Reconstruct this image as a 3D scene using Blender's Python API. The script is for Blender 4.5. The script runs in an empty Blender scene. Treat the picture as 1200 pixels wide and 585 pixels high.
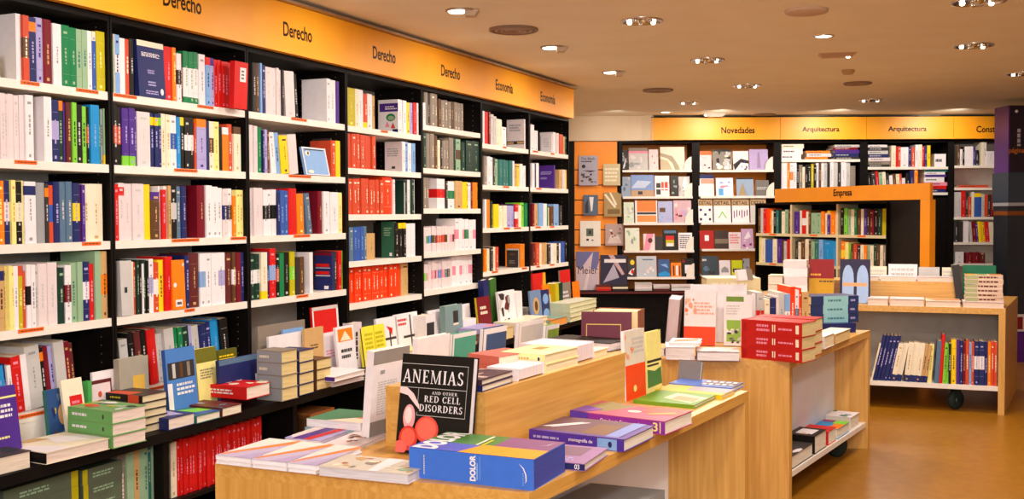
import bpy, math, random, re
from mathutils import Vector, Matrix
random.seed(7)
SC = bpy.context.scene
COLL = SC.collection
try:
    SC.view_settings.view_transform = 'Standard'
    SC.view_settings.look = 'None'
except Exception:
    pass

# ------------------------------------------------------------------ camera
FPX = 1240.0
EYE = Vector((0, 0, 1.5))
def cam_rot(p, r):
    base = Matrix(((1, 0, 0), (0, 0, -1), (0, 1, 0)))
    return Matrix.Rotation(-p, 3, 'X') @ base @ Matrix.Rotation(r, 3, 'Z')
RC = cam_rot(0.0342, -0.0042)
cam_d = bpy.data.cameras.new('camera')
cam_d.sensor_width = 36.0
cam_d.lens = 36.0 * FPX / 1200.0
cam_d.clip_start = 0.05
cam = bpy.data.objects.new('camera', cam_d)
COLL.objects.link(cam)
cam.matrix_world = Matrix.Translation(EYE) @ RC.to_4x4()
SC.camera = cam

def ray(x, y):
    return RC @ Vector(((x - 600) / FPX, -(y - 292.5) / FPX, -1.0))
def atz(x, y, z):
    v = ray(x, y); return EYE + v * ((z - 1.5) / v.z)
def aty(x, y, Y):
    v = ray(x, y); return EYE + v * (Y / v.y)
def proj(P):
    c = RC.transposed() @ (Vector(P) - EYE)
    return (600 - FPX * c.x / c.z, 292.5 + FPX * c.y / c.z)
def pxm(P):                       # metres per pixel at a point
    c = RC.transposed() @ (Vector(P) - EYE)
    return -c.z / FPX

# left wall frame: x along the wall, y into the wall, z up; origin on the shelf front plane
WA, WD, U0, BW = 0.4152, 3.3157, 3.381, 0.9
WD3 = Vector((math.sin(WA), math.cos(WA), 0))
WN3 = Vector((math.cos(WA), -math.sin(WA), 0))     # out of the wall
MW = Matrix(((WD3.x, -WN3.x, 0, -WD * WN3.x), (WD3.y, -WN3.y, 0, -WD * WN3.y), (0, 0, 1, 0), (0, 0, 0, 1)))
def wallpt(u, off, z): return MW @ Vector((u, -off, z))
def wallhit(x, y, off=0.0):
    v = ray(x, y); s = (-WD + off - EYE.dot(WN3)) / v.dot(WN3)
    P = EYE + v * s; return P.dot(WD3), P.z
def u_at(xpx, z, off=0.0):
    lo, hi = 0.5, 10.5
    for _ in range(50):
        m = (lo + hi) / 2
        if proj(wallpt(m, off, z))[0] < xpx: lo = m
        else: hi = m
    return lo

# ------------------------------------------------------------------ materials
def s2l(c): return c / 12.92 if c <= 0.04045 else ((c + 0.055) / 1.055) ** 2.4
def hexc(h):
    h = h.lstrip('#'); return tuple(s2l(int(h[i:i + 2], 16) / 255) for i in (0, 2, 4)) + (1,)
COL = {
 'W': ('#e9e0e3', 'white'), 'w': ('#eadcc2', 'cream'), 'P': ('#decdce', 'pinkish white'), 'G': ('#97979a', 'grey'),
 'g': ('#c4bebb', 'light grey'), 'K': ('#17120f', 'black'), 'k': ('#35302f', 'charcoal'), 'N': ('#22285f', 'navy'),
 'B': ('#3557a5', 'blue'), 'b': ('#7fa6d8', 'pale blue'), 'c': ('#1e8acb', 'bright blue'), 'T': ('#2e6d68', 'teal'),
 'V': ('#4d2a86', 'violet'), 'v': ('#a9a0d0', 'lilac'), 'R': ('#cf1a17', 'red'), 'r': ('#cc4a2c', 'brick red'),
 'F': ('#ee3d12', 'fiery orange-red'), 'M': ('#751020', 'maroon'), 'm': ('#5f2423', 'brown-red'), 'O': ('#f27d10', 'orange'),
 'Y': ('#f4cb14', 'yellow'), 'y': ('#efe08a', 'pale yellow'), 'L': ('#7fcb3a', 'lime green'), 'E': ('#157a47', 'green'),
 'e': ('#93b18e', 'sage green'), 'D': ('#17352a', 'dark green'), 'o': ('#bdae16', 'olive yellow'), 'n': ('#5d3d25', 'brown'),
 't': ('#c79e68', 'tan'), 'p': ('#e789a0', 'pink'), 'S': ('#56708a', 'steel blue'), 'Q': ('#8b7d70', 'grey-brown'),
 'H': ('#f7a41f', 'amber'), 'A': ('#b06a3a', 'copper'), 'I': ('#e8dcc4', 'ivory'), 'J': ('#8f1f6a', 'magenta'),
}
def cname(c): return COL[c][1] if c in COL else 'coloured'
MATS = {}
def principled(name):
    m = bpy.data.materials.new(name); m.use_nodes = True
    nt = m.node_tree; b = nt.nodes['Principled BSDF']; return m, nt, b
def mat(code, rough=0.42):
    key = (code, rough)
    if key in MATS: return MATS[key]
    hx = COL[code][0] if code in COL else code
    m, nt, b = principled('paper_' + (COL[code][1].replace(' ', '_') if code in COL else code.strip('#')))
    b.inputs['Roughness'].default_value = rough; b.inputs['Specular IOR Level'].default_value = .22
    tc = nt.nodes.new('ShaderNodeTexCoord'); nz = nt.nodes.new('ShaderNodeTexNoise')
    nz.inputs['Scale'].default_value = 30
    nt.links.new(tc.outputs['Object'], nz.inputs['Vector'])
    mr = nt.nodes.new('ShaderNodeMapRange'); mr.inputs['To Min'].default_value = 0.9; mr.inputs['To Max'].default_value = 1.06
    nt.links.new(nz.outputs['Fac'], mr.inputs['Value'])
    mx = nt.nodes.new('ShaderNodeMix'); mx.data_type = 'RGBA'; mx.blend_type = 'MULTIPLY'; mx.inputs['Factor'].default_value = 1
    mx.inputs['A'].default_value = hexc(hx)
    nt.links.new(mr.outputs['Result'], mx.inputs['B'])
    nt.links.new(mx.outputs['Result'], b.inputs['Base Color'])
    MATS[key] = m; return m
def pages_mat(hx='#ead9bd'):
    key = ('pages', hx)
    if key in MATS: return MATS[key]
    m, nt, b = principled('page_edges'); b.inputs['Roughness'].default_value = 0.85
    tc = nt.nodes.new('ShaderNodeTexCoord'); mp = nt.nodes.new('ShaderNodeMapping')
    mp.inputs['Scale'].default_value = (9, 9, 330)
    nz = nt.nodes.new('ShaderNodeTexNoise'); nz.inputs['Scale'].default_value = 1.0; nz.inputs['Detail'].default_value = 2
    nt.links.new(tc.outputs['Object'], mp.inputs['Vector']); nt.links.new(mp.outputs['Vector'], nz.inputs['Vector'])
    r = nt.nodes.new('ShaderNodeValToRGB')
    c = hexc(hx); r.color_ramp.elements[0].position = .3; r.color_ramp.elements[1].position = .7
    r.color_ramp.elements[0].color = (c[0] * .78, c[1] * .75, c[2] * .7, 1); r.color_ramp.elements[1].color = c
    nt.links.new(nz.outputs['Fac'], r.inputs['Fac']); nt.links.new(r.outputs['Color'], b.inputs['Base Color'])
    MATS[key] = m; return m
def wood_mat(name, light, dark, rotz=0.0, grain='z', rough=0.38):
    m, nt, b = principled(name); b.inputs['Roughness'].default_value = rough
    tc = nt.nodes.new('ShaderNodeTexCoord'); mp = nt.nodes.new('ShaderNodeMapping'); mp.vector_type = 'TEXTURE'
    mp.inputs['Rotation'].default_value = (0, 0, rotz)
    mp2 = nt.nodes.new('ShaderNodeMapping')
    mp2.inputs['Scale'].default_value = {'z': (55, 55, 2.2), 'x': (2.2, 55, 55), 'y': (55, 2.2, 55)}[grain]
    nz = nt.nodes.new('ShaderNodeTexNoise'); nz.inputs['Scale'].default_value = 1.0; nz.inputs['Detail'].default_value = 5
    nz.inputs['Distortion'].default_value = 0.6
    nt.links.new(tc.outputs['Object'], mp.inputs['Vector']); nt.links.new(mp.outputs['Vector'], mp2.inputs['Vector'])
    nt.links.new(mp2.outputs['Vector'], nz.inputs['Vector'])
    r = nt.nodes.new('ShaderNodeValToRGB'); r.color_ramp.elements[0].position = .35; r.color_ramp.elements[1].position = .68
    r.color_ramp.elements[0].color = hexc(dark); r.color_ramp.elements[1].color = hexc(light)
    nt.links.new(nz.outputs['Fac'], r.inputs['Fac']); nt.links.new(r.outputs['Color'], b.inputs['Base Color'])
    return m
def surf_mat(name, c1, c2, scale, rough=0.6, bump=0.0):
    m, nt, b = principled(name); b.inputs['Roughness'].default_value = rough
    tc = nt.nodes.new('ShaderNodeTexCoord'); nz = nt.nodes.new('ShaderNodeTexNoise')
    nz.inputs['Scale'].default_value = scale; nz.inputs['Detail'].default_value = 4
    nt.links.new(tc.outputs['Object'], nz.inputs['Vector'])
    r = nt.nodes.new('ShaderNodeValToRGB'); r.color_ramp.elements[0].position = .35; r.color_ramp.elements[1].position = .65
    r.color_ramp.elements[0].color = hexc(c1); r.color_ramp.elements[1].color = hexc(c2)
    nt.links.new(nz.outputs['Fac'], r.inputs['Fac']); nt.links.new(r.outputs['Color'], b.inputs['Base Color'])
    if bump:
        bp = nt.nodes.new('ShaderNodeBump'); bp.inputs['Strength'].default_value = bump
        nt.links.new(nz.outputs['Fac'], bp.inputs['Height']); nt.links.new(bp.outputs['Normal'], b.inputs['Normal'])
    return m
def glow_mat(name, col, strength):
    m, nt, b = principled(name)
    b.inputs['Emission Color'].default_value = hexc(col); b.inputs['Emission Strength'].default_value = strength
    b.inputs['Base Color'].default_value = hexc(col); return m
def metal_mat(name, col, rough=.3):
    m, nt, b = principled(name); b.inputs['Base Color'].default_value = hexc(col)
    b.inputs['Metallic'].default_value = 1; b.inputs['Roughness'].default_value = rough; return m

# ------------------------------------------------------------------ mesh building
class MB:
    def __init__(s): s.v = []; s.f = []; s.m = []; s.mats = []; s.mi = {}; s.sm = []
    def slot(s, m):
        k = m.name
        if k not in s.mi: s.mi[k] = len(s.mats); s.mats.append(m)
        return s.mi[k]
    def face(s, pts, m, smooth=False):
        b = len(s.v); s.v += [tuple(p) for p in pts]; s.f.append(tuple(range(b, b + len(pts)))); s.m.append(s.slot(m)); s.sm.append(smooth)
    def hull(s, verts, faces, m, M=None, smooth=False):
        b = len(s.v); i = s.slot(m)
        s.v += [tuple(M @ Vector(p)) if M else tuple(p) for p in verts]
        for f in faces: s.f.append(tuple(b + k for k in f)); s.m.append(i); s.sm.append(smooth)
    def box(s, x0, y0, z0, x1, y1, z1, m, M=None):
        s.hull([(x0, y0, z0), (x1, y0, z0), (x1, y1, z0), (x0, y1, z0), (x0, y0, z1), (x1, y0, z1), (x1, y1, z1), (x0, y1, z1)],
               [(0, 3, 2, 1), (4, 5, 6, 7), (0, 1, 5, 4), (1, 2, 6, 5), (2, 3, 7, 6), (3, 0, 4, 7)], m, M)
    def prism(s, poly, z0, z1, m, M=None):          # counter-clockwise polygon in xy, extruded in z
        n = len(poly)
        s.hull([(p[0], p[1], z0) for p in poly] + [(p[0], p[1], z1) for p in poly],
               [tuple(range(n - 1, -1, -1)), tuple(range(n, 2 * n))] + [(i, (i + 1) % n, n + (i + 1) % n, n + i) for i in range(n)], m, M)
    def lathe(s, prof, m, M=None, n=24, smooth=True):   # (r, z) profile around z
        vs = []; fs = []
        for r, z in prof:
            for k in range(n): a = 2 * math.pi * k / n; vs.append((r * math.cos(a), r * math.sin(a), z))
        for j in range(len(prof) - 1):
            for k in range(n): fs.append((j * n + k, j * n + (k + 1) % n, (j + 1) * n + (k + 1) % n, (j + 1) * n + k))
        s.hull(vs, fs, m, M, smooth)
    def tube(s, pts, r, m, n=8):
        pts = [Vector(p) for p in pts]; vs = []; fs = []
        for i, p in enumerate(pts):
            d = (pts[min(i + 1, len(pts) - 1)] - pts[max(i - 1, 0)]).normalized()
            a = d.cross(Vector((0, 0, 1)));
            if a.length < 1e-3: a = Vector((1, 0, 0))
            a.normalize(); b = d.cross(a)
            for k in range(n):
                t = 2 * math.pi * k / n; vs.append(p + a * r * math.cos(t) + b * r * math.sin(t))
        for i in range(len(pts) - 1):
            for k in range(n): fs.append((i * n + k, i * n + (k + 1) % n, (i + 1) * n + (k + 1) % n, (i + 1) * n + k))
        fs.append(tuple(range(n - 1, -1, -1))); fs.append(tuple((len(pts) - 1) * n + k for k in range(n)))
        s.hull(vs, fs, m, None, True)
    def build(s, name, parent=None, M=None):
        me = bpy.data.meshes.new(name); me.from_pydata(s.v, [], s.f)
        for m in s.mats: me.materials.append(m)
        me.polygons.foreach_set('material_index', s.m); me.polygons.foreach_set('use_smooth', s.sm); me.update()
        o = bpy.data.objects.new(name, me); COLL.objects.link(o)
        if parent: o.parent = parent
        if M is not None: o.matrix_local = M
        return o
def tag(o, label, cat, group=None, kind=None):
    o['label'] = label; o['category'] = cat
    if group: o['group'] = group
    if kind: o['kind'] = kind
    return o
def empty(name, M, label, cat, group=None):
    o = bpy.data.objects.new(name, None); o.empty_display_size = .05; COLL.objects.link(o); o.matrix_world = M
    return tag(o, label, cat, group)
def structure(mb, name):
    o = mb.build(name); o['kind'] = 'structure'; return o

# lettering: glyph outlines of the built-in font, fitted to a rectangle
TXT = {}
def text_geo(s, bold=0.0):
    k = (s, bold)
    if k in TXT: return TXT[k]
    cu = bpy.data.curves.new('lettering', 'FONT'); cu.body = s; cu.offset = bold; cu.resolution_u = 3
    o = bpy.data.objects.new('lettering', cu); COLL.objects.link(o)
    dg = bpy.context.evaluated_depsgraph_get(); dg.update()
    me = bpy.data.meshes.new_from_object(o.evaluated_get(dg))
    vs = [(v.co.x, v.co.y) for v in me.vertices]; fs = [tuple(p.vertices) for p in me.polygons]
    bpy.data.objects.remove(o); bpy.data.curves.remove(cu); bpy.data.meshes.remove(me)
    x0 = min(v[0] for v in vs); x1 = max(v[0] for v in vs); y0 = min(v[1] for v in vs); y1 = max(v[1] for v in vs)
    TXT[k] = ([((a - x0) / (x1 - x0), (b - y0) / (y1 - y0)) for a, b in vs], fs, (x1 - x0) / (y1 - y0)); return TXT[k]
# serif capitals drawn as strokes in a unit box (width, polygons)
def _arc(cx, cy, rx, ry, tx, ty, a0, a1, n=14):
    o = []; i = []
    for k in range(n + 1):
        a = math.radians(a0 + (a1 - a0) * k / n)
        o.append((cx + rx * math.cos(a), cy + ry * math.sin(a))); i.append((cx + (rx - tx) * math.cos(a), cy + (ry - ty) * math.sin(a)))
    return [[o[k], o[k + 1], i[k + 1], i[k]] for k in range(n)]
def _r(x0, y0, x1, y1): return [(x0, y0), (x1, y0), (x1, y1), (x0, y1)]
def _stem(x, w=.18): return [_r(x, 0, x + w, 1), _r(x - .07, 0, x + w + .07, .05), _r(x - .07, .95, x + w + .07, 1)]
SER = {
 'A': (.9, [[(.1, 0), (.19, 0), (.48, .9), (.4, 1)], [(.64, 0), (.83, 0), (.52, 1), (.4, 1)], _r(.22, .3, .68, .36), _r(.02, 0, .28, .05), _r(.56, 0, .92, .05)]),
 'N': (.95, [_r(.12, 0, .21, 1), _r(.7, 0, .79, 1), [(.06, 1), (.27, 1), (.79, .0), (.68, 0)], _r(.02, 0, .3, .05), _r(.02, .95, .2, 1), _r(.62, .95, .9, 1)]),
 'E': (.75, _stem(.12) + [_r(.12, 0, .66, .08), _r(.12, .92, .64, 1), _r(.2, .47, .5, .55), _r(.61, 0, .66, .22), _r(.59, .78, .64, 1), _r(.46, .4, .5, .62)]),
 'M': (1.15, [_r(.13, 0, .19, 1), _r(.85, 0, 1.0, 1), [(.1, 1), (.28, 1), (.6, .0), (.53, 0)], [(.53, 0), (.59, 0), (.93, 1), (.86, 1)], _r(.03, 0, .3, .05), _r(.78, 0, 1.08, .05), _r(.03, .95, .2, 1), _r(.9, .95, 1.08, 1)]),
 'I': (.42, _stem(.14)),
 'S': (.68, _arc(.33, .74, .25, .26, .15, .09, 25, 270) + _arc(.33, .25, .27, .25, .16, .09, 90, -155) + [_r(.52, .72, .56, .98), _r(.06, .02, .1, .3)]),
 'R': (.88, _stem(.12) + _arc(.36, .74, .3, .26, .17, .08, -90, 90) + [_r(.2, .94, .4, 1), _r(.2, .46, .4, .52), [(.34, .5), (.5, .5), (.86, 0), (.68, 0)], _r(.66, 0, .92, .05)]),
 'D': (.95, _stem(.12) + _arc(.36, .5, .5, .5, .19, .08, -90, 90) + [_r(.2, .94, .4, 1), _r(.2, 0, .4, .06)]),
 'C': (.85, _arc(.46, .5, .4, .5, .18, .08, 40, 320) + [_r(.74, .7, .78, .98), _r(.74, .05, .78, .3)]),
 'L': (.72, _stem(.12) + [_r(.12, 0, .64, .06), _r(.59, 0, .64, .25)]),
 'O': (.95, _arc(.46, .5, .42, .5, .18, .08, 0, 360, 24)),
 'T': (.8, _stem(.31) + [_r(.05, .94, .72, 1), _r(.05, .76, .09, 1), _r(.68, .76, .72, 1)]),
 'H': (.98, _stem(.12) + _stem(.68) + [_r(.2, .48, .75, .53)]), ' ': (.4, [])}
def serif_geo(s):
    vs = []; fs = []; x = 0
    for ch in s:
        w, ps = SER[ch]
        for p in ps:
            b = len(vs); vs += [(x + a, c) for a, c in p]; fs.append(tuple(range(b, b + len(p))))
        x += w + .06
    return [(a / x, b) for a, b in vs], fs, x

# surface decoration on a plane: O + X*fx*W + Y*fy*H + N*layer
def decor(mb, O, X, Y, N, W, H, items, rnd=None):
    rnd = rnd or random
    lay = 0
    def P(fx, fy): return O + X * (fx * W) + Y * (fy * H) + N * (0.0003 + 0.0002 * lay)
    for it in items:
        k = it[0]; lay += 1
        if k == 'r':
            _, x0, y0, x1, y1, c = it; mb.face([P(x0, y0), P(x1, y0), P(x1, y1), P(x0, y1)], mat(c))
        elif k == 'p':
            mb.face([P(*q) for q in it[1]], mat(it[2]))
        elif k == 'e':
            _, cx, cy, rx, ry, c = it
            mb.face([P(min(max(cx + rx * math.cos(a * math.pi / 9), 0), 1), min(max(cy + ry * math.sin(a * math.pi / 9), 0), 1)) for a in range(18)], mat(c))
        elif k == 't':                                   # lines of small unreadable print
            _, x0, y0, x1, y1, n, c = it
            lh = (y1 - y0) / n
            for i in range(n):
                y = y1 - lh * (i + .8); x = x0; xe = x1 - rnd.random() * .25 * (x1 - x0)
                while x < xe:
                    w = (x1 - x0) * (.06 + rnd.random() * .16); xx = min(x + w, xe)
                    mb.face([P(x, y), P(xx, y), P(xx, y + lh * .55), P(x, y + lh * .55)], mat(c)); x = xx + (x1 - x0) * .035
        elif k in 'TZ':
            if k == 'T': _, s, x0, y0, x1, y1, c = it[:7]; vs, fs, _a = text_geo(s, it[7] if len(it) > 7 else 0.012)
            else: _, s, x0, y0, x1, y1, c = it[:7]; vs, fs, _a = serif_geo(s)
            rot = it[8] if len(it) > 8 else 0
            b = len(mb.v); i = mb.slot(mat(c))
            for a, d in vs:
                if rot == 90: a, d = 1 - d, a
                elif rot == -90: a, d = d, 1 - a
                elif rot == 180: a, d = 1 - a, 1 - d
                mb.v.append(tuple(P(x0 + a * (x1 - x0), y0 + d * (y1 - y0))))
            for f in fs: mb.f.append(tuple(b + q for q in f)); mb.m.append(i); mb.sm.append(False)
        elif k == 'n':                                   # photo-like patches of colour
            _, x0, y0, x1, y1, cols, n = it
            for q in range(n):
                cx = x0 + rnd.random() * (x1 - x0); cy = y0 + rnd.random() * (y1 - y0); rx = (x1 - x0) * (.06 + .16 * rnd.random()); ry = (y1 - y0) * (.05 + .14 * rnd.random())
                pts = []
                for a in range(7):
                    t = 2 * math.pi * a / 7; f = .6 + .6 * rnd.random()
                    pts.append((min(max(cx + rx * f * math.cos(t), x0), x1), min(max(cy + ry * f * math.sin(t), y0), y1)))
                lay += .15
                mb.face([P(*q2) for q2 in pts], mat(cols[q % len(cols)]))

VX, VY, VZ = Vector((1, 0, 0)), Vector((0, 1, 0)), Vector((0, 0, 1))
DASHC = {'W': 'G', 'w': 't', 'P': 'g', 'g': 'G', 'G': 'k', 'y': 't', 'Y': 'n', 'e': 'T', 't': 'n', 'b': 'N', 'v': 'V', 'I': 'n', 'Q': 'I', 'L': 'D', 'o': 'y', 'O': 'y', 'p': 'M', 'R': 'p', 'F': 'w', 'N': 'v', 'K': 'g', 'M': 't', 'm': 't', 'E': 'e', 'D': 'e', 'V': 'v', 'B': 'b', 'S': 'g', 'T': 'e', 'c': 'b', 'r': 'w', 'n': 't', 'k': 'g'}
def spine_book(mb, t, w, h, code, mods, M, rnd):
    """upright book, spine at y=0 facing -y, x thickness, z height; one mesh: cover, page block and spine print"""
    soft = code in 'WwPgyeb' or rnd.random() < .3
    c = 0.0012 if soft else 0.0026
    bul = 0.0 if soft or t < .012 else min(.12 * t, .005)
    segs = [(0, 1, code)]
    for a, b in mods:
        if a == '^': segs = [(z0, min(z1, .78), cc) for z0, z1, cc in segs if z0 < .78] + [(.78, .93, b), (.93, 1, code)]
        elif a == '!': segs = [(z0, min(z1, .84), cc) for z0, z1, cc in segs if z0 < .84] + [(.84, 1, b)]
        elif a == '_': segs = [(0, .17, b)] + [(max(z0, .17), z1, cc) for z0, z1, cc in segs if z1 > .17]
        elif a == '=': segs = [(0, .36, code), (.36, .66, b), (.66, 1, code)] if len(segs) == 1 else segs
        elif a == '%': segs = [(0, .12, code), (.12, .68, b), (.68, 1, code)]
    poly = [(0, 0), (t * .25, -bul), (t * .75, -bul), (t, 0), (t, w), (t - c, w), (t - c, c), (c, c), (c, w), (0, w)] if bul else \
           [(0, 0), (t, 0), (t, w), (t - c, w), (t - c, c), (c, c), (c, w), (0, w)]
    for z0, z1, cc in segs: mb.prism(poly, z0 * h, z1 * h, mat(cc), M)
    i = 0.001 if soft else 0.004
    mb.box(c, c, i, t - c, w - i, h - i, pages_mat('#efe2c9' if code not in 'KNMm' else '#e3d2b0'), M)
    dc = DASHC.get(code, 'W' if rnd.random() < .6 else 'w')
    R3 = M.to_3x3()
    def dash(x0, x1, z0, z1, col):
        y = -bul - .0005
        mb.face([M @ Vector(p) for p in ((x0, y, z0), (x1, y, z0), (x1, y, z1), (x0, y, z1))], mat(col))
    if t > .009 and rnd.random() < .85:
        x0, x1 = t * .5 - min(t * .17, .0045), t * .5 + min(t * .17, .0045)
        z = h * (.28 + .12 * rnd.random()); ze = h * (.62 + .12 * rnd.random())
        while z < ze:
            L = .004 + rnd.random() * .016; dash(x0 + t * .08 * rnd.random(), x1, z, min(z + L, ze), dc); z += L + .0045
        if rnd.random() < .6: dash(t * .36, t * .64, h * .05, h * .05 + min(t * .35, .012), dc)
        if rnd.random() < .3: dash(t * .25, t * .75, h * .86, h * .86 + .01, dc)
        if t > .028 and rnd.random() < .5:
            dash(t * .12, t * .88, h * .8, h * .803, dc); dash(t * .12, t * .88, h * .2, h * .203, dc)

def block_book(root, w, h, t, cover, page='#efe3cf', spine='l', c=.0025, inset=.004, top=(), side=(), back=None, spinecol=None, rnd=None, single=None, M=None):
    """book with its front cover at z=t, x width, y height, spine on side l/r/f(y=0)/b/none.  cover + page_block meshes under root"""
    rnd = rnd or random
    mb = single or MB(); cm = mat(cover); sm = mat(spinecol) if spinecol else cm
    T = M if single else None
    mb.box(0, 0, 0, w, h, c, mat(back) if back else cm, T)
    mb.box(0, 0, t - c, w, h, t, cm, T)
    if spine == 'l': mb.box(0, 0, c, c, h, t - c, sm, T)
    elif spine in ('r', 'none'): mb.box(w - c, 0, c, w, h, t - c, sm, T)
    elif spine == 'f': mb.box(0, 0, c, w, c, t - c, sm, T)
    elif spine == 'b': mb.box(0, h - c, c, w, h, t - c, sm, T)
    Rm = T.to_3x3() if T else Matrix.Identity(3); Om = T if T else Matrix.Identity(4)
    if top: decor(mb, Om @ Vector((0, 0, t)), Rm @ VX, Rm @ VY, Rm @ VZ, w, h, top, rnd)
    if side:
        if spine == 'l': decor(mb, Om @ Vector((0, h, 0)), Rm @ -VY, Rm @ VZ, Rm @ -VX, h, t, side, rnd)
        elif spine == 'r': decor(mb, Om @ Vector((w, 0, 0)), Rm @ VY, Rm @ VZ, Rm @ VX, h, t, side, rnd)
        elif spine == 'f': decor(mb, Om @ Vector((0, 0, 0)), Rm @ VX, Rm @ VZ, Rm @ -VY, w, t, side, rnd)
    i = inset
    x0, x1, y0, y1 = i, w - i, i, h - i
    if spine == 'l': x0 = c
    if spine in ('r', 'none'): x1 = w - c
    if spine == 'f': y0 = c
    if spine == 'b': y1 = h - c
    if single: mb.box(x0, y0, c, x1, y1, t - c, pages_mat(page), T); return
    mb.build('cover', root)
    pb = MB(); pb.box(x0, y0, c, x1, y1, t - c, pages_mat(page)); pb.build('page_block', root)
# ------------------------------------------------------------------ room shell
CEIL = 2.62
M_CEIL = surf_mat('ceiling_paint', '#ece2c8', '#f0e7d0', 3.0, .9)
M_WALL = surf_mat('wall_paint', '#d9c2a4', '#dfcbb0', 3.0, .9)
M_FLOOR = surf_mat('floor_linoleum', '#8f5a08', '#9c660f', 14.0, .33, .02)
M_BLK = surf_mat('black_laminate', '#0c0807', '#130e0c', 12.0, .5)
M_BLK.node_tree.nodes['Principled BSDF'].inputs['Specular IOR Level'].default_value = .12
M_WHT = surf_mat('white_laminate', '#e6dbd0', '#ece2d8', 12.0, .4)
M_SIDE = surf_mat('grey_back_board', '#a9a39a', '#b3ada4', 8.0, .6)
M_ORG = surf_mat('orange_sign_board', '#f5a010', '#f8a816', 4.0, .45)
M_TAG = mat('#f0641a')
M_CHR = metal_mat('chrome_trim', '#d9d4cc', .25)
M_ALU = metal_mat('brushed_trim', '#b7a595', .45)
mb = MB(); mb.box(-6, -2.5, -.1, 9, 13.4, 0, M_FLOOR); structure(mb, 'floor')
mb = MB(); mb.box(-6, -2.5, CEIL, 9, 13.4, CEIL + .1, M_CEIL); structure(mb, 'ceiling')
mb = MB(); mb.box(-1.5, .40, 0, 8.80, .48, CEIL, M_WALL, MW); structure(mb, 'wall_left')
e0 = wallpt(8.80, -.40, 0)
mb = MB(); mb.box(e0.x - .08, e0.y, 0, e0.x, 12.85, CEIL, M_WALL); structure(mb, 'wall_return')
mb = MB(); mb.box(e0.x - .08, 12.75, 0, 8.2, 12.85, CEIL, M_WALL); structure(mb, 'wall_back')
mb = MB(); mb.box(8.1, -2.5, 0, 8.2, 12.75, CEIL, M_WALL); structure(mb, 'wall_right')
mb = MB()
poly = [(e0.x, 12.75), (e0.x, 12.29), (1.35, 12.29), (1.5, 12.27), (1.6, 12.22), (1.63, 12.205), (1.645, 12.3), (1.645, 12.75)][::-1]
mb.prism(poly, 2.335, CEIL, M_WALL); structure(mb, 'trim_1')
mb = MB(); mb.box(0.1, -.075, 2.588, 8.80, -.03, 2.60, M_ALU, MW)
structure(mb, 'trim_2')

# ------------------------------------------------------------------ left wall: bookcases
SHZ = {}
for b in (0, 1, 2, 5, 6): SHZ[b] = [2.012, 1.71, 1.391, 1.068, .742]
SHZ[3] = [2.009, 1.766, 1.497, 1.225, .977]
SHZ[4] = [2.081, 1.799, 1.534, 1.242, .992]
BAYW = ['leftmost bay', 'first Derecho bay', 'second Derecho bay', 'third Derecho bay', 'fourth Derecho bay', 'first Economia bay', 'second Economia bay']
SHELFW = ['top', 'second', 'third', 'fourth', 'fifth']
ORD = ['', 'first', 'second', 'third', 'fourth', 'fifth', 'sixth', 'seventh', 'eighth', 'ninth', 'tenth', 'eleventh', 'twelfth', 'thirteenth', 'fourteenth', 'fifteenth',
       'sixteenth', 'seventeenth', 'eighteenth', 'nineteenth', 'twentieth', 'twenty-first', 'twenty-second', 'twenty-third', 'twenty-fourth', 'twenty-fifth',
       'twenty-sixth', 'twenty-seventh', 'twenty-eighth', 'twenty-ninth', 'thirtieth', 'thirty-first', 'thirty-second', 'thirty-third', 'thirty-fourth']
def bay_u(b): return U0 + BW * (b - 1)
DEP = .36
SIGNTXT = [None, ('Derecho', 191, 236), ('Derecho', 332, 365.6), ('Derecho', 437, 463.5), ('Derecho', 517, 539), ('Economía', 581, 601), ('Economía', 633.5, 650.5)]
TAGS = {0: [[(25, 47), (90, 116)], [(18, 44)], [(97, 119)], [(22, 52)], [(22, 53)]],
        1: [[(134, 161), (232, 251)], [(205, 232)], [(202, 234), (271, 289)], [(217, 229)], [(176, 196)]],
        2: [[(342, 360)], [(339, 365)], [(345, 364)], [(348, 362)], []], 3: [[(447, 455)], [], [], [], []], 4: [[], [], [], [], []],
        5: [[(590, 594)], [(590, 597)], [(591, 598), (603, 611)], [(577, 584), (612, 618)], []],
        6: [[(625, 631), (646, 650)], [(629, 635)], [(628, 634), (645, 650)], [(629, 633), (645, 650)], []]}
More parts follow.
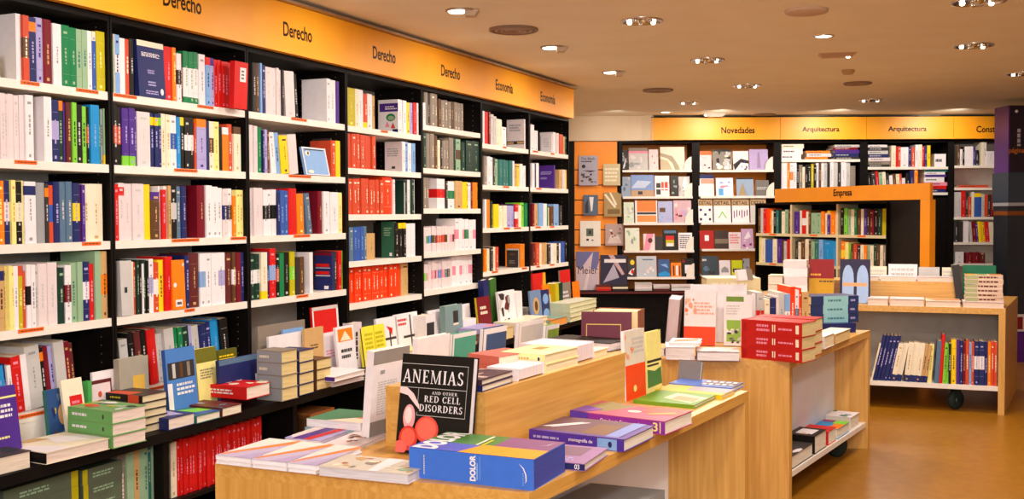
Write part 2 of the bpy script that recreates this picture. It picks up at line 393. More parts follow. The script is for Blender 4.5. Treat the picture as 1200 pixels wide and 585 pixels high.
for b in range(7):
    u0, u1 = bay_u(b), bay_u(b) + BW
    root = empty('bookcase', MW @ Matrix.Translation((u0, 0, 0)), 'black bookcase with white shelves, ' + BAYW[b] + ' of the left wall', 'bookcase', 'bookcases along the left wall')
    hw = .0125
    for x in (hw * .2, BW - hw):
        mb = MB(); mb.box(x, 0, .617, x + hw * .8, DEP, 2.59, M_BLK)
        for k in range(46):          # shelf peg holes
            z = .66 + k * .036
            s = 1 if x < .1 else -1
            xx = x + hw * .8 + .0006 if s > 0 else x - .0006
            for yy in (.06, .30):
                pts = [(xx, yy, z), (xx, yy + .006, z), (xx, yy + .006, z + .006), (xx, yy, z + .006)]
                mb.face(pts if s > 0 else pts[::-1], mat('#6a5f52'))
        mb.build('upright', root)
    mb = MB(); mb.box(hw, DEP - .012, .617, BW - hw, DEP, 2.59, M_SIDE); mb.build('back_panel', root)
    mb = MB(); mb.box(hw, .0, 2.305, BW - hw, DEP - .012, 2.331, M_BLK); mb.build('top_panel', root)
    for k, z in enumerate(SHZ[b]):
        mb = MB(); mb.box(hw, .004, z - .034, BW - hw, DEP - .012, z, M_WHT)
        if k == 4 and b not in (3, 4): mb.box(hw, .006, .622, BW - hw, .02, z - .034, M_WHT)
        sh = mb.build('shelf', root)
        for (a, c) in TAGS[b][k]:
            ua, uc = u_at(a, z - .008) - u0, u_at(c, z - .008) - u0
            ua = max(ua, hw + .003); uc = min(uc, BW - hw - .003)
            t = MB(); t.box(ua, .0025, z - .015, uc, .0042, z - .001, M_TAG)
            rr = random.Random(int(a * 10)); x = ua + .012
            while x < uc - .012:
                w = .006 + .012 * rr.random(); t.box(x, .002, z - .010, min(x + w, uc - .008), .0026, z - .006, mat('n')); x += w + .004
            t.build('shelf_label', sh)
    # sign board above
    sg = empty('shelf_sign', MW @ Matrix.Translation((u0, 0, 0)), 'orange sign board over the ' + BAYW[b] + (', lettering out of view' if b == 0 else ' on the left wall'), 'sign', 'orange signs over the left wall')
    mb = MB(); mb.box(0, -.045, 2.333, BW, -.003, 2.586, M_ORG); mb.build('board', sg)
    if SIGNTXT[b]:
        s, xa, xb = SIGNTXT[b]
        ua, ub = u_at(xa, 2.46, .046) - u0, u_at(xb, 2.46, .046) - u0
        vs, fs, asp = text_geo(s, .018)
        hh = .075 if s == 'Derecho' else .078
        zc = 2.452
        mb = MB(); mb.hull([(ua + a * (ub - ua), -.0462, zc - hh / 2 + d * hh) for a, d in vs], fs, mat('#2a1206')); mb.build('lettering', sg)

# ------------------------------------------------------------------ books standing on the wall shelves
BOOKS = {
(0, 0): (0, "y3/9 .22 W6/25 r7=n/25 N^O8/25 v9/25 M11/25 W10/24.5 E9/24 E9/24 e6.5/24 e6.5/24 W5/24 B!w4/24 o10/24.5"),
(0, 1): (0, "P4/24.5 P6/24.5 P6/24.5 P6/24.5 P6/24.5 P6/24.5 W9/25 .12 W9/25 N=v9/24.5 D!O7/24.5 V2/24 m6/24 L5/24 K7/24 L7/23.5 K=r3/23 c10/24.5 T3/23 G3/23 e_Y6/23.5"),
(0, 2): (0, "O8/24 N=W9/24 y5/24 K8=w/24 y2/24 W^N13/24 G12/23.5 k^O4/23 r=B6/23 N7/24 S7.5/24 S7.5/24 N=Y8/24 M2/23 V4/23 w8/23.5 w15/24"),
(0, 3): (0, "t^N10/24 y4/24 y3/24 y3/24 W5/24 o!r6/24 r4/22 W=K5/24 W5/24.5 g5/24 P11/24.5 P11/24.5 D8/22 W=M7/23.5 e7/24 e6/24 N=W9/24 R6/23.5 e7/28 t=O8/28"),
(0, 4): (2, "c12/19<-6 N3/20<-6 W5/19<-6 R11/22<-6 W7/22<-6 g17/25<-6 K^O5/24<-6 M6/24<-6 v5/24<-6 g12/25<-6 M6/25<-6 m4/24<-6"),
(1, 0): (134.5, "L3/23 g2/25 b=W5/25 W6/23.5 r5/23.5 K5/24.5 .37 R9/24 O4/24 W=K5/22 m3/22 E%W6/24 E%W6/24 E%W7/24 W7/24 b!R5/23 v!V5/23 R4/22.5 R4/22.5 R4/22.5 R4/22.5 R4/22.5 R4/22.5"),
(1, 1): (136, "K=r5.5/25 K=r5.5/25 V_L8/24.5 V_L7/24.5 V3/24 P15/24 N^Y5/23.5 N^Y4/23.5 N^L4/23.5 w5/24 w5/24 W=B7/24 c4/23.5 K!Y6/23.5 K=W6/24 K=W6/24 r2/22 v!O11/23.5 N3/23 w=n7/23.5 y6/23.5 K3/21 O!W7/21 r6/23 w!n8/22"),
(1, 2): (137.5, "R5/24 P^R7/24.5 P10/24.5 P13/24.5 Y8/24 n!V10/21 W2/24 R5/22 W3/24 t3/24 K=g7/24.5 S6/24 N6/24 .14 M9/24.5 W7/24.5 W7/24.5 W6/24 P=N6/23.5 W=n5/23.5 O3/20 y5/23 y6/23 w2/23"),
(1, 3): (157, "w5/23 r2/23 D3/23.5 K3/23 W2/22 D4/23.5 K3/23 W=v5/24 r=W6/22 Y7/23 R8/24.5 .16 N5/24.5 m12/25 W=b7/25 W6/25 W8/25 W=v9/25 m8/24.5 n=W4/24.5 M5/24.5 N5/24.5 k=Y4/24"),
(1, 4): (150, "g10/22<-6 K7/25<-6 m7/25<-6 K8/25<-6 R10/25<-6 g9/22<-6 g11/24<-6 E5/24<-6 E5/24<-6 D8/24<-6 v5/24<-6 g8/24<-6 N7/24<-6 N7/24<-6 c9/25<-6 K9/25<-6"),
(2, 0): (300, "k4/25 n4/25 b2/25 N5/24.5 P7/24.5 P5/24.5 P3/24.5 P4/24 k2/24 P11/24<-3 K4/23<-4 .295 .05 W4/24.5 W7/24.5 V4/24"),
(2, 1): (295, "P6/23.5 P4/23.5 E6/23 N2/22 v3/22 m3/22 W6/21<-6 b5/21<-6 Y9/20<-6 P10/21<-6 .42 r5/20.5 Y5/20.5"),
(2, 2): (296, "P4/24 P4/24 P4/24 P5/24 W5=K/23.5 W5=K/23.5 W5=K/23.5 N3/22 B5/23.5 B6/23.5 R9/24.5 O8/22<-2 S6/22<-8 .12 M5/23.5 W7/23.5 W1/23 W9/23.5 y4/23 O2/22"),
(2, 3): (297, "D=W6/23 D=W6/23 w_Y7/24 N3/24 R=b7/25.5 K=r5/23 E5/23 K8/23 o=L6/23 k4/20 n5/20 .08 W4/22 .24 k4/22 R4/22 w2/22 L5/22"),
(3, 0): (410, "o9/22 w4/22 W6/22 r_Y5/20.5 W6/20.5 t3/20 .27 W5/21 W4/21 Y4/20 v4/20 R4/20.5 W2/20.5"),
(3, 1): (410, "r5/20 r5/20 r5/20 r5/20 r5/20 r4/20 r4/20 .32 W3/19 b4/19 W4/19 b4/19"),
(3, 2): (411, "r5/21 r5/21 r5/21 r5/21 r5/21 r4/21 r4/21 r4/21 r4/21 F11/23 W2/22 .12 D4/22 W3/22 D4/22 W2/22"),
(3, 3): (412, "S5/20 B4/20 B4/20 B4/20 S4/20 t10/16 .22 K5/22 K!Y5/22 K!Y4/22 W5/21 W5/21"),
(3, 4): (413, "F5/22 F5/22 F5/22 F5/22.5 F5/22.5 F5/22.5 F5/22.5 F5/22 F5/22 F5/22 F5/22 F5/22 F5/22.5 t8/22"),
(4, 0): (498.5, "W3/15 Q4/25 k2/25 Q5/25 Q4/25 n3/19 Q4/19 Q4/19 Q4/19 n3/19 Q4/19 Q4/19 Q4/19"),
(4, 1): (499, "D4/23 Q4/23 Q5/23 n4/22 w3/20 K2/20 Q4/20 Q4/20 Q5/22 D3/22 e=n6/22 D5/20 D8/22 D8/22"),
(4, 2): (499, "Q3/20 Q4/20 .10 W9=R/20 k3/19 W8=E/19 t8/19 Y4/19 Y3/19 W3/19 M2/19 O6/19 Y5/19 W4/20"),
(4, 3): (500, "P3/17 P3=E/17 P3=c/17 P3=n/17 P3=n/17 P3=r/17 P3=r/17 P3=r/17 P3=n/17 P3/17 P3=p/17 P3=n/17 W4=p/22 W4/22 W4=p/22 W4=E/22 W4/21 W4=p/21"),
(4, 4): (501, "P3=o/17 P3=L/17 P3=p/17 P3/19 P3=p/19 P3=n/19 P3=p/19 P3=c/19 P3=p/19 P3=T/19 P3=n/19 P3/19 W4=p/22 W4/22 W4=p/22 W4/22 W4/22 W4=p/22"),
(5, 0): (569, "W2/24 R4/24 M2/24 g4/23 g3/22 w3/20 w3/20 W5/15"),
(5, 1): (570, "Q3/21 W4/21 W3/21 k3/21 e4/20 T4/20 T4/20 T4/20 T4/20 W2/20 t3/18 Y4/18 W3/18 W3/17"),
(5, 2): (570.5, "W2/21 O5/21 D3/20 Y6/18 w5/17 w4/17 v5/17 v3/17 N2/18 R4=W/18 w3/17 L4/19 E4/19"),
(5, 3): (570.5, "O3/17 w3/17 k4/18 w3/18 r4/18 .24 O5/19"),
(6, 0): (625.5, "W4/21 W4/17 .18 W3/18 P3/18 r4/17 t2/16 D2/16 k2/15"),
(6, 1): (626, "W3/20 N2/20 W3/20 .24 t3/17 P3/17 w2/17 Y3/17"),
(6, 2): (626.5, "M3/19 t4/19 b5/19 W4/19 E2/18 w2/16 n5/17 b6/19 k4/18"),
(6, 3): (627, "m3/18 r4/19 w3/18 t4/18 t3/18 k3/17 W3/17 w4/17 K3/17 W3/17 B4/18 K5/18"),
}
TOK = re.compile(r'^([A-Za-z])((?:[\^_=%!][A-Za-z])*)([\d.]+)((?:[\^_=%!][A-Za-z])*)(?:/([\d.]+))?(?:<(-?[\d.]+))?$')
SPEC = []      # dicts of upright books, ranked by size in view at the end of the script
def thick(t): return 'thick ' if t > .04 else 'slim ' if t < .016 else ''
def book_desc(code, mods, t):
    d = thick(t) + cname(code) + ' book'
    if mods:
        a, m = mods[0]
        d += {'^': ' with %s band', '_': ' with %s foot', '=': ' with %s patch', '%': ' with %s panel', '!': ' with %s top'}[a] % cname(m)
    return d
def line_u(F, xpx, z, lo=-4.0, hi=12.0):
    for _ in range(50):
        m = (lo + hi) / 2
        if proj(F @ Vector((m, 0, z)))[0] < xpx: lo = m
        else: hi = m
    return lo
def row(F, x, s, z, uend, place, group, seed, hpx=False, y0=.012, zoff=.1, lo=-4.0, hi=12.0, wk=.68, hmax=9):
    """upright books along local x of frame F, starting at pixel column x, tokens in pixels"""
    zx = z + zoff; u = line_u(F, x, zx, lo, hi); n = 0; px = x; sh = 0.0; prev = 0.0
    for tok in s.split():
        if tok[0] == '.':
            px += float(tok) * 100; u = max(line_u(F, px, zx, lo, hi), u); sh = 0.0; prev = 0.0; continue
        m = TOK.match(tok); assert m, tok
        code, m1, wp, m2, h, le = m.groups(); wp = float(wp); le = math.radians(float(le or 0))
        h = float(h or 23) / 100
        mods = re.findall(r'([\^_=%!])([A-Za-z])', m1 + m2)
        if le < prev and le < 0: dsh = .23 * (math.sin(-le) - math.sin(max(-prev, 0))); sh += dsh; u += dsh
        prev = le
        u2 = line_u(F, px + wp, zx, lo, hi) + sh; px += wp
        if hpx: h = h * 100 * pxm(F @ Vector((u, 0, z)))
        h = min(h, hmax)
        t = (u2 - u) * (math.cos(le) if le else 1) - .0006
        if u2 > uend: t -= u2 - uend
        if t < .003: print('SKIP', place, tok, round(t, 4)); u = u2; continue
        n += 1; rnd = random.Random(seed * 100 + n)
        M = F @ Matrix.Translation((u, y0 + rnd.random() * .016, z + .0004 + (t * math.sin(le) if le > 0 else 0))) @ Matrix.Rotation(le, 4, 'Y')
        SPEC.append(dict(area=t * h / pxm(M.translation) ** 2, code=code, mods=mods, M=M, t=t, w=min(.30, h * wk), h=min(h + rnd.uniform(-.004, .003), hmax),
                         seed=seed * 100 + n, label='%s, %s from left, %s' % (book_desc(code, mods, t), ORD[n], place), group=group))
        u = u2
def clear_h(b, k): return (2.305 if k == 0 else SHZ[b][k - 1] - .034) - SHZ[b][k] - .004
for (b, k), (x, s) in BOOKS.items():
    row(MW, x, s, SHZ[b][k], bay_u(b) + BW - .015, '%s shelf, %s' % (SHELFW[k], BAYW[b]), 'books on the %s shelf of the %s' % (SHELFW[k], BAYW[b]), b * 10 + k, hmax=clear_h(b, k),
        y0=.012 + (.03 if k == 4 else 0))
# books turned face out on the wall shelves: bay, shelf, x px, height m, thickness, cover, top design, spine, depth offset, label
def standing(name, M, w, h, t, cover, label, cat, group=None, lean=8, **kw):
    """face-out book; M: x along its bottom edge, front towards -y"""
    root = empty(name, M @ Matrix.Translation((0, 0, .0005 + (t * math.sin(math.radians(lean)) if lean < 0 else 0))) @ Matrix.Rotation(math.radians(90 - lean), 4, 'X'), label, cat, group)
    block_book(root, w, h, t, cover, **kw); return root
def wface(b, k, xa, xb, h, t, cover, label, y=.05, lean=7, z=None, **kw):
    z = SHZ[b][k] if z is None else z
    h = min(h, clear_h(b, k))
    ua, ub = u_at(xa, z + h / 2, -y), u_at(xb, z + h / 2, -y)
    off = t * math.cos(math.radians(lean))
    return standing('display_book', MW @ Matrix.Translation((ua, y + off, z)), ub - ua, h, t, cover, label, 'book', 'face-out books on the wall shelves', lean=lean, **kw)
def wside(b, k, xa, xb, h, t, cover, label, yf=.02, **kw):
    """spine-out book whose cover side is seen past a gap: back edge at column xa, front edge at column xb"""
    h = min(h, clear_h(b, k)); z = SHZ[b][k]; uf = u_at(xb, z + h / 2, -yf); lo, hi = .02, .31
    for _ in range(40):
        m = (lo + hi) / 2
        if proj(MW @ Vector((uf, yf + m, z + h / 2)))[0] > xa: lo = m
        else: hi = m
    M = MW @ Matrix(((0, 1, 0, uf + t), (-1, 0, 0, yf + lo), (0, 0, 1, z), (0, 0, 0, 1)))
    return standing('display_book', M, lo, h, t, cover, label, 'book', 'books showing a cover side on the wall shelves', lean=0, spine='r', **kw)
wface(1, 0, 163, 194, .245, .045, 'N', 'thick navy book facing out with cream strip, top shelf, first Derecho bay', y=.01, lean=3,
      top=[('r', 0, .9, 1, 1, 'w'), ('t', .15, .72, .85, .8, 4, 'W'), ('t', .35, .42, .65, .5, 3, 'v'), ('t', .35, .2, .65, .3, 2, 'v'), ('e', .86, .12, .06, .06, 'W'), ('t', .25, .05, .8, .13, 2, 'v')])
wface(1, 3, 203, 217.5, .225, .03, 'O', 'orange book facing out with white label, fourth shelf, first Derecho bay', y=.002, lean=2,
      top=[('r', .2, .06, .75, .2, 'W'), ('e', .2, .5, .12, .05, 'W'), ('p', [(.8, .9), (.95, .95), (.92, .85)], 'W'), ('t', .3, .08, .7, .18, 1, 'k')])
wface(1, 3, 142.5, 156, .235, .045, 'g', 'pale grey back cover with barcode, left end, fourth shelf, first Derecho bay', y=.002, lean=2,
      top=[('r', .3, .42, .55, .52, 'k')])
wface(2, 1, 359, 386.5, .155, .015, 'b', 'pale blue framed book facing out, second shelf, second Derecho bay', y=.004, lean=12,
      top=[('r', 0, 0, 1, .03, 'W'), ('r', 0, .95, 1, 1, 'W'), ('r', 0, 0, .04, 1, 'W'), ('r', .95, 0, 1, 1, 'W'), ('r', .1, .9, .9, .94, 'k'), ('e', .2, .78, .1, .09, 'w'), ('e', .22, .78, .04, .06, 'n'), ('e', .22, .12, .12, .06, 'w')])
wside(2, 1, 366, 387.5, .215, .012, 'k', 'charcoal book showing its side behind pale blue framed book')
wside(2, 0, 356, 382.5, .235, .02, 'g', 'pale grey boxed book showing its side, top shelf, second Derecho bay',
      top=[('r', .08, .33, .92, .335, 'Q'), ('r', .08, .9, .92, .905, 'Q'), ('r', .9, .33, .905, .9, 'Q'), ('r', .08, .33, .085, .9, 'Q'), ('t', .2, .5, .8, .8, 4, 'G')])
wside(2, 3, 369, 389, .215, .02, 'N', 'dark navy book showing its side with red stripes, fourth shelf, second Derecho bay',
      top=[('r', 0, .92, 1, 1, 'M'), ('r', .05, .62, .85, .7, 'R'), ('r', .05, .58, .9, .6, 'g'), ('r', .05, .42, .85, .5, 'R'), ('r', .05, .37, .9, .4, 'g'), ('r', .55, .03, .8, .12, 'W')])
wside(3, 0, 445, 466.5, .185, .012, 'W', 'violet and white book showing its side with green oval, third Derecho bay',
      top=[('r', 0, .72, 1, 1, 'V'), ('t', .3, .78, .95, .92, 2, 'W'), ('e', .6, .52, .25, .13, 'E'), ('e', .62, .5, .18, .08, 'e'), ('p', [(.3, .2), (.4, .4), (.55, .2)], 'p'), ('p', [(.6, .15), (.72, .35), (.85, .15)], 'r'), ('r', .7, 0, 1, .12, 'N')])
wside(3, 1, 451, 471, .19, .02, 'P', 'tall white book showing its side, second shelf, third Derecho bay', top=[('r', .4, .1, .6, .18, 'k'), ('t', .15, .5, .8, .8, 4, 'G')])
wside(3, 2, 467, 474, .2, .02, 'g', 'grey book showing its side beside dark green volumes, third Derecho bay', top=[('p', [(0, 1), (1, 1), (0, .4)], 'W')])
wside(3, 3, 447, 461.5, .225, .03, '#2f6048', 'dark green book showing its side with white tag, fourth shelf, third Derecho bay',
      top=[('t', .2, .6, .85, .85, 4, 'e'), ('r', .65, .05, .85, .14, 'W')])
wface(4, 2, 499, 509, .21, .01, 'W', 'white folder facing out behind red-tabbed binder, fourth Derecho bay', y=.1, lean=2)
wside(5, 0, 594, 614, .24, .03, 'P', 'large pale book showing its side, top shelf, first Economia bay', top=[('r', 0, .17, 1, .28, 'k'), ('r', .02, .19, .4, .25, 't'), ('r', .6, .19, .98, .25, 't'), ('t', .15, .6, .85, .85, 3, 'G')])
wside(6, 0, 634, 646.5, .165, .02, 'W', 'small white book showing its side, top shelf, second Economia bay', top=[('t', .2, .3, .8, .8, 5, 'g')])
wside(6, 1, 632, 649, .2, .03, 'V', 'violet book showing its side, second shelf, second Economia bay', top=[('t', .1, .6, .9, .75, 2, 'v'), ('t', .1, .4, .6, .5, 2, 'v')])
wside(5, 3, 594, 608.5, .15, .02, 'k', 'small dark framed book on fourth shelf, first Economia bay', top=[('r', 0, .92, 1, 1, 'g'), ('r', .92, 0, 1, 1, 'g'), ('e', .45, .7, .25, .06, 'n'), ('t', .2, .2, .7, .4, 3, 'Q')])
# red book pushed to the end of the top shelf, overlapping the next upright
wface(1, 0, 273.5, 289, .225, .03, 'R', 'red book with white label jutting over the upright, top shelf, first Derecho bay', y=-.05, lean=-3, spine='l',
      top=[('r', .4, .58, .85, .88, 'W'), ('t', .5, .62, .75, .84, 3, 'k')])
# ------------------------------------------------------------------ display ledge and base shelves under the wall bookcases
LZ = .617
M_BRN = wood_mat('dark_base_wood', '#6b4726', '#4a2f18', 0, 'z')
root = empty('display_ledge', MW @ Matrix.Translation((.4, 0, 0)), 'long black ledge under the left wall bookcases, covered with books', 'ledge')
L0 = .4
mb = MB(); mb.box(0, -.30, LZ - .042, 8.38, DEP, LZ, M_BLK); mb.build('top', root)
for b in range(0, 8):
    u = bay_u(b) - L0
    if u < 0: continue
    mb = MB(); mb.box(u - .016, -.265, 0, u + .016, DEP, LZ - .042, M_BLK); mb.build('upright', root)
mb = MB(); mb.box(0, .30, .0, 8.38, .32, LZ - .042, M_BLK); mb.build('back_panel', root)
mb = MB(); mb.box(0, -.24, .0, 8.38, .30, .06, M_BLK); mb.build('plinth', root)
mb = MB(); mb.box(bay_u(0) + .02 - L0, -.24, .282, bay_u(2) - .02 - L0, .30, .30, M_BLK); mb.build('base_shelf', root)

BASEF = MW @ Matrix.Translation((0, -.22, 0))
def bpt(x, z): return proj(BASEF @ Vector((line_u(BASEF, x, z), 0, z)))
row(BASEF, 203.5, "w7/24 " + "R3.3/24 " * 30, .30, bay_u(2) - .03, 'under the ledge, first Derecho bay', 'red volumes under the ledge', 91, y0=0, wk=.8)
row(BASEF, 141, "Q9/25 e8/25 t6/26", .30, bay_u(1) - .03, 'upright under the ledge, leftmost bay', 'volumes under the ledge in the leftmost bay', 92, y0=0, wk=.8)
row(BASEF, 164, "e6/26 e5/26 T5/26 e5/26", .30, bay_u(1) - .018, 'mint group under the ledge, leftmost bay', 'volumes under the ledge in the leftmost bay', 93, y0=0, wk=.8)

# ------------------------------------------------------------------ placing helpers for tables and ledges
def frame(A, B, z):
    a = atz(A[0], A[1], z); b = atz(B[0], B[1], z); X = b - a; L = X.length; X.normalize(); Y = VZ.cross(X)
    return Matrix(((X.x, Y.x, 0, a.x), (X.y, Y.y, 0, a.y), (0, 0, 1, z), (0, 0, 0, 1))), L
G_LEDGE = 'books on the ledge under the left wall'
def ledge_clamp(M, L, dep):
    W = MW.inverted() @ M; s = W.to_3x3() @ VX; y = max(W.translation.y, W.translation.y + s.y * L)
    if dep > -y - .006: print('ledge clamp', round(dep, 3), '->', round(-y - .006, 3))
    return max(min(dep, -y - .006), .06)
def flat(label, A, B, z, C, t, cover, name='stacked_book', cat='book', group=None, rot=0, **kw):
    M, L = frame(A, B, z)
    dep = C if isinstance(C, float) else (M.inverted() @ atz(C[0], C[1], z)).y
    if group == G_LEDGE: dep = ledge_clamp(M, L, dep)
    if t >= 1: t = t * pxm(M.translation)
    if rot: M = M @ Matrix.Translation((L / 2, dep / 2, 0)) @ Matrix.Rotation(math.radians(rot), 4, 'Z') @ Matrix.Translation((-L / 2, -dep / 2, 0))
    root = empty(name, M, label, cat, group)
    block_book(root, L, dep, t, cover, rnd=random.Random(int(A[0] * 7 + A[1])), **kw)
    return z + t
def stack(desc, A, B, z, C, ts, covers, group, jit=2.5, **kw):
    n = len(ts); rnd = random.Random(int(A[0] * 31 + A[1])); M, L = frame(A, B, z)
    dep = C if isinstance(C, float) else (M.inverted() @ atz(C[0], C[1], z)).y
    if group == G_LEDGE: dep = ledge_clamp(M, L, dep) - .01
    POS = {1: ['only'], 2: ['lower', 'upper'], 3: ['lowest', 'middle', 'topmost']}.get(n) or ['lowest', 'second from bottom'] + ['%s from bottom' % ORD[i] for i in range(3, n)] + ['topmost']
    px = pxm(M.translation)
    for i, t in enumerate(ts):
        t = t * px if t >= 1 else t
        cv = covers[i % len(covers)]; k2 = {k: (v[i % len(v)] if isinstance(v, list) and k in ('top', 'side') and v and isinstance(v[0], list) else v) for k, v in kw.items()}
        Mi = Matrix.Translation((0, 0, z - M.translation.z)) @ M @ Matrix.Translation((L / 2, dep / 2, 0)) @ Matrix.Rotation(math.radians(rnd.uniform(-jit, jit)), 4, 'Z') @ Matrix.Translation((-L / 2, -dep / 2, 0))
        root = empty('stacked_book', Mi, '%s, %s' % (desc, POS[i]), 'book', group)
        block_book(root, L * rnd.uniform(.97, 1), dep * rnd.uniform(.97, 1), t - .0003, cv, rnd=rnd, **k2)
        z += t
    return z
def stand(label, A, B, z, h, t, cover, lean=6, name='display_book', cat='book', group=None, push=0.0, **kw):
    M, L = frame(A, B, z); p = pxm(M.translation)
    if h >= 1: h *= p
    if t >= 1: t *= p
    return standing(name, M @ Matrix.Translation((0, t * math.cos(math.radians(lean)) + push, 0)), L, h, t, cover, label, cat, group, lean=lean, rnd=random.Random(int(A[0] * 13 + A[1])), **kw)
def upright(label, A, B, z, h, w, cover, spine='none', name='display_book', cat='book', group=None, lean=0, **kw):
    """book standing on its edge, thickness along A-B, width away from the viewer"""
    M, L = frame(A, B, z); p = pxm(M.translation)
    if h >= 1: h *= p
    P = Matrix(((0, 0, 1, 0), (1, 0, 0, 0), (0, 1, 0, 0), (0, 0, 0, 1)))
    root = empty(name, M @ Matrix.Translation((0, 0, .0003 + (L * math.sin(math.radians(lean)) if lean > 0 else 0))) @ Matrix.Rotation(math.radians(lean), 4, 'Y') @ P, label, cat, group)
    block_book(root, w, h, L, cover, spine=spine, rnd=random.Random(int(A[0] * 17 + A[1])), **kw)

# ------------------------------------------------------------------ books lying and standing on the ledge
G = G_LEDGE

def lw(kind, label, xa, xb, ytop, yw, t, cover, lean=6, z=LZ, name='display_book', cat='book', group=G_LEDGE, **kw):
    """stand a book on the ledge: pixel columns xa..xb, top edge row ytop, front at wall depth yw"""
    ua, ub = line_u(MW @ Matrix.Translation((0, yw, 0)), xa, z + .1, .3, 9), line_u(MW @ Matrix.Translation((0, yw, 0)), xb, z + .1, .3, 9)
    lo, hi = .03, .6
    for _ in range(40):
        m = (lo + hi) / 2
        if proj(MW @ Vector((ua, yw + m * math.sin(math.radians(max(lean, 0))) * .8, z + m * .99)))[1] > ytop: lo = m
        else: hi = m
    h = lo
    if kind == 's':
        y = min(yw, -.008 - t - h * math.sin(math.radians(lean))) if z - LZ < .05 else yw
        return standing(name, MW @ Matrix.Translation((ua, y + t * math.cos(math.radians(lean)), z)), ub - ua, h, t, cover, label, cat, group, lean=lean, rnd=random.Random(int(xa * 13 + ytop)), **kw)
    P = Matrix(((0, 0, 1, 0), (1, 0, 0, 0), (0, 1, 0, 0), (0, 0, 0, 1)))
    root = empty(name, MW @ Matrix.Translation((ua, yw, z + .0003)) @ Matrix.Rotation(math.radians(lean), 4, 'Y') @ P, label, cat, group)
    block_book(root, min(t, -yw - .006), h, ub - ua, cover, rnd=random.Random(int(xa * 17 + ytop)), **kw)
lw('s', 'violet book with white lines standing at the left edge of the ledge', -14, 27, 459, -.17, .02, 'V', lean=8,
   top=[('r', 0, .84, 1, .865, 'y'), ('t', .3, .58, .95, .78, 3, 'W'), ('t', .2, .31, .7, .36, 1, 'y')])
lw('s', 'small book with blue painting standing on the ledge beside the green volumes', 57, 84, 459, -.04, .02, 'T', spine='l', top=[('r', 0, 0, 1, 1, '#2a4a7d'), ('n', .1, .1, .9, .9, ['n', 'o', 'N', 'S', 'k'], 10), ('e', .6, .5, .18, .2, 't')])
lw('s', 'cream book with red square standing behind the green volumes', 80, 104, 447, -.08, .012, 'w', lean=9, top=[('r', .3, .3, .9, .72, 'R'), ('t', .4, .4, .85, .65, 3, 'p')])
lw('u', 'thin green book edge beside the stacked dictionaries', 103.5, 108, 448, -.06, .03, '#4aa050', lean=0, spine='l', page='#f0e8dc')
lw('s', 'white boxed book with red dot behind the dictionaries', 105, 133, 449, -.05, .015, 'P', lean=3, top=[('r', 0, .93, 1, 1, 'm'), ('r', .95, 0, 1, 1, 'm'), ('e', .5, .72, .08, .06, 'r')])
lw('s', 'white loose papers pile behind the black dictionaries', 111, 142, 438, -.03, .012, 'W', lean=3, top=[('p', [(.5, .5), (1, .4), (1, .95)], 'g')])
lw('s', 'grey-beige book with amber square behind the dictionaries', 142, 176, 423, -.06, .03, '#a39a8a', lean=2, spine='l', top=[('r', .45, .35, .85, .72, '#d9ac4a')])
lw('s', 'blue book with bookshelf picture standing on the ledge', 199, 233, 412, -.13, .02, 'B', lean=5, spine='l',
   top=[('r', 0, 0, 1, 1, '#4a7cc0'), ('r', .05, .55, .95, .8, 'k'), ('r', .2, .57, .3, .78, 'g'), ('r', .45, .57, .55, .78, 'n'), ('r', .7, .57, .8, .78, 'Q'), ('r', 0, .05, .16, .5, 'W'), ('t', .3, .3, .95, .5, 3, 'W')])
lw('s', 'pale yellow book with olive top standing beside the blue one', 234, 258, 411, -.10, .02, 'y', lean=5, top=[('r', 0, .76, 1, 1, '#6d6a1e'), ('t', .15, .48, .8, .66, 4, 'Q')])
lw('s', 'olive book with yellow title behind the shrink-wrapped book', 256, 279, 412, -.03, .015, '#5d5a1c', lean=3, top=[('t', .1, .84, .9, .9, 1, 'Y'), ('r', .1, .8, .9, .82, 'Y')])
lw('s', 'shrink-wrapped navy book with barcode standing on the ledge', 259, 313, 424, -.14, .02, 'N', lean=3, top=[('r', 0, .88, 1, 1, 'S'), ('r', .75, .3, .93, .55, 'W'), ('r', 0, 0, .8, .3, 'M')])
lw('u', 'white book edge beside the shrink-wrapped navy book', 315, 321, 424, -.2, .16, 'W', lean=0)
lw('u', 'thin white book edge against the tan-paged stacks', 322, 327.5, 423, -.22, .16, 'k', lean=0, page='#f4e8d8')
lw('s', 'plain tan-covered book standing behind the tan-paged stacks', 358, 380, 387, -.105, .015, 't', lean=1, top=[('t', .3, .6, .8, .7, 2, 'n')])
lw('s', 'grey file board standing against the back above the tan stacks', 302, 357, 384, -.015, .01, 'Q', lean=1)
lw('s', 'white booklet standing behind the tan-paged stacks', 316, 357, 396, -.08, .012, 'W', lean=1)
lw('s', 'pale blue booklet behind the white one, above tan-paged stacks', 333, 357, 388, -.045, .012, 'b', lean=1)
lw('s', 'red framed book leaning at the shelf above the ledge', 369, 399, 362, -.04, .015, 'R', lean=4, top=[('r', 0, 0, .05, 1, 'W'), ('r', .93, 0, 1, 1, 'W'), ('r', 0, .95, 1, 1, 'g')])
lw('s', 'small white card-like book right of the tan book', 381, 400, 392, -.07, .012, 'W', top=[('t', .2, .4, .8, .6, 3, 'p'), ('r', 0, 0, 1, .15, 'o')])
lw('s', 'white book with orange temple picture standing on the ledge', 398, 419, 385, -.13, .015, 'W', top=[('r', .1, .68, .9, .95, 'O'), ('p', [(.2, .7), (.5, .9), (.8, .7)], 'w'), ('t', .2, .3, .8, .55, 2, 'k')])
lw('u', 'white pamphlet edge beside the temple picture book', 412.5, 424, 380, -.07, .06, 'P', lean=0, side=[('t', .2, .3, .8, .7, 1, 'k')])
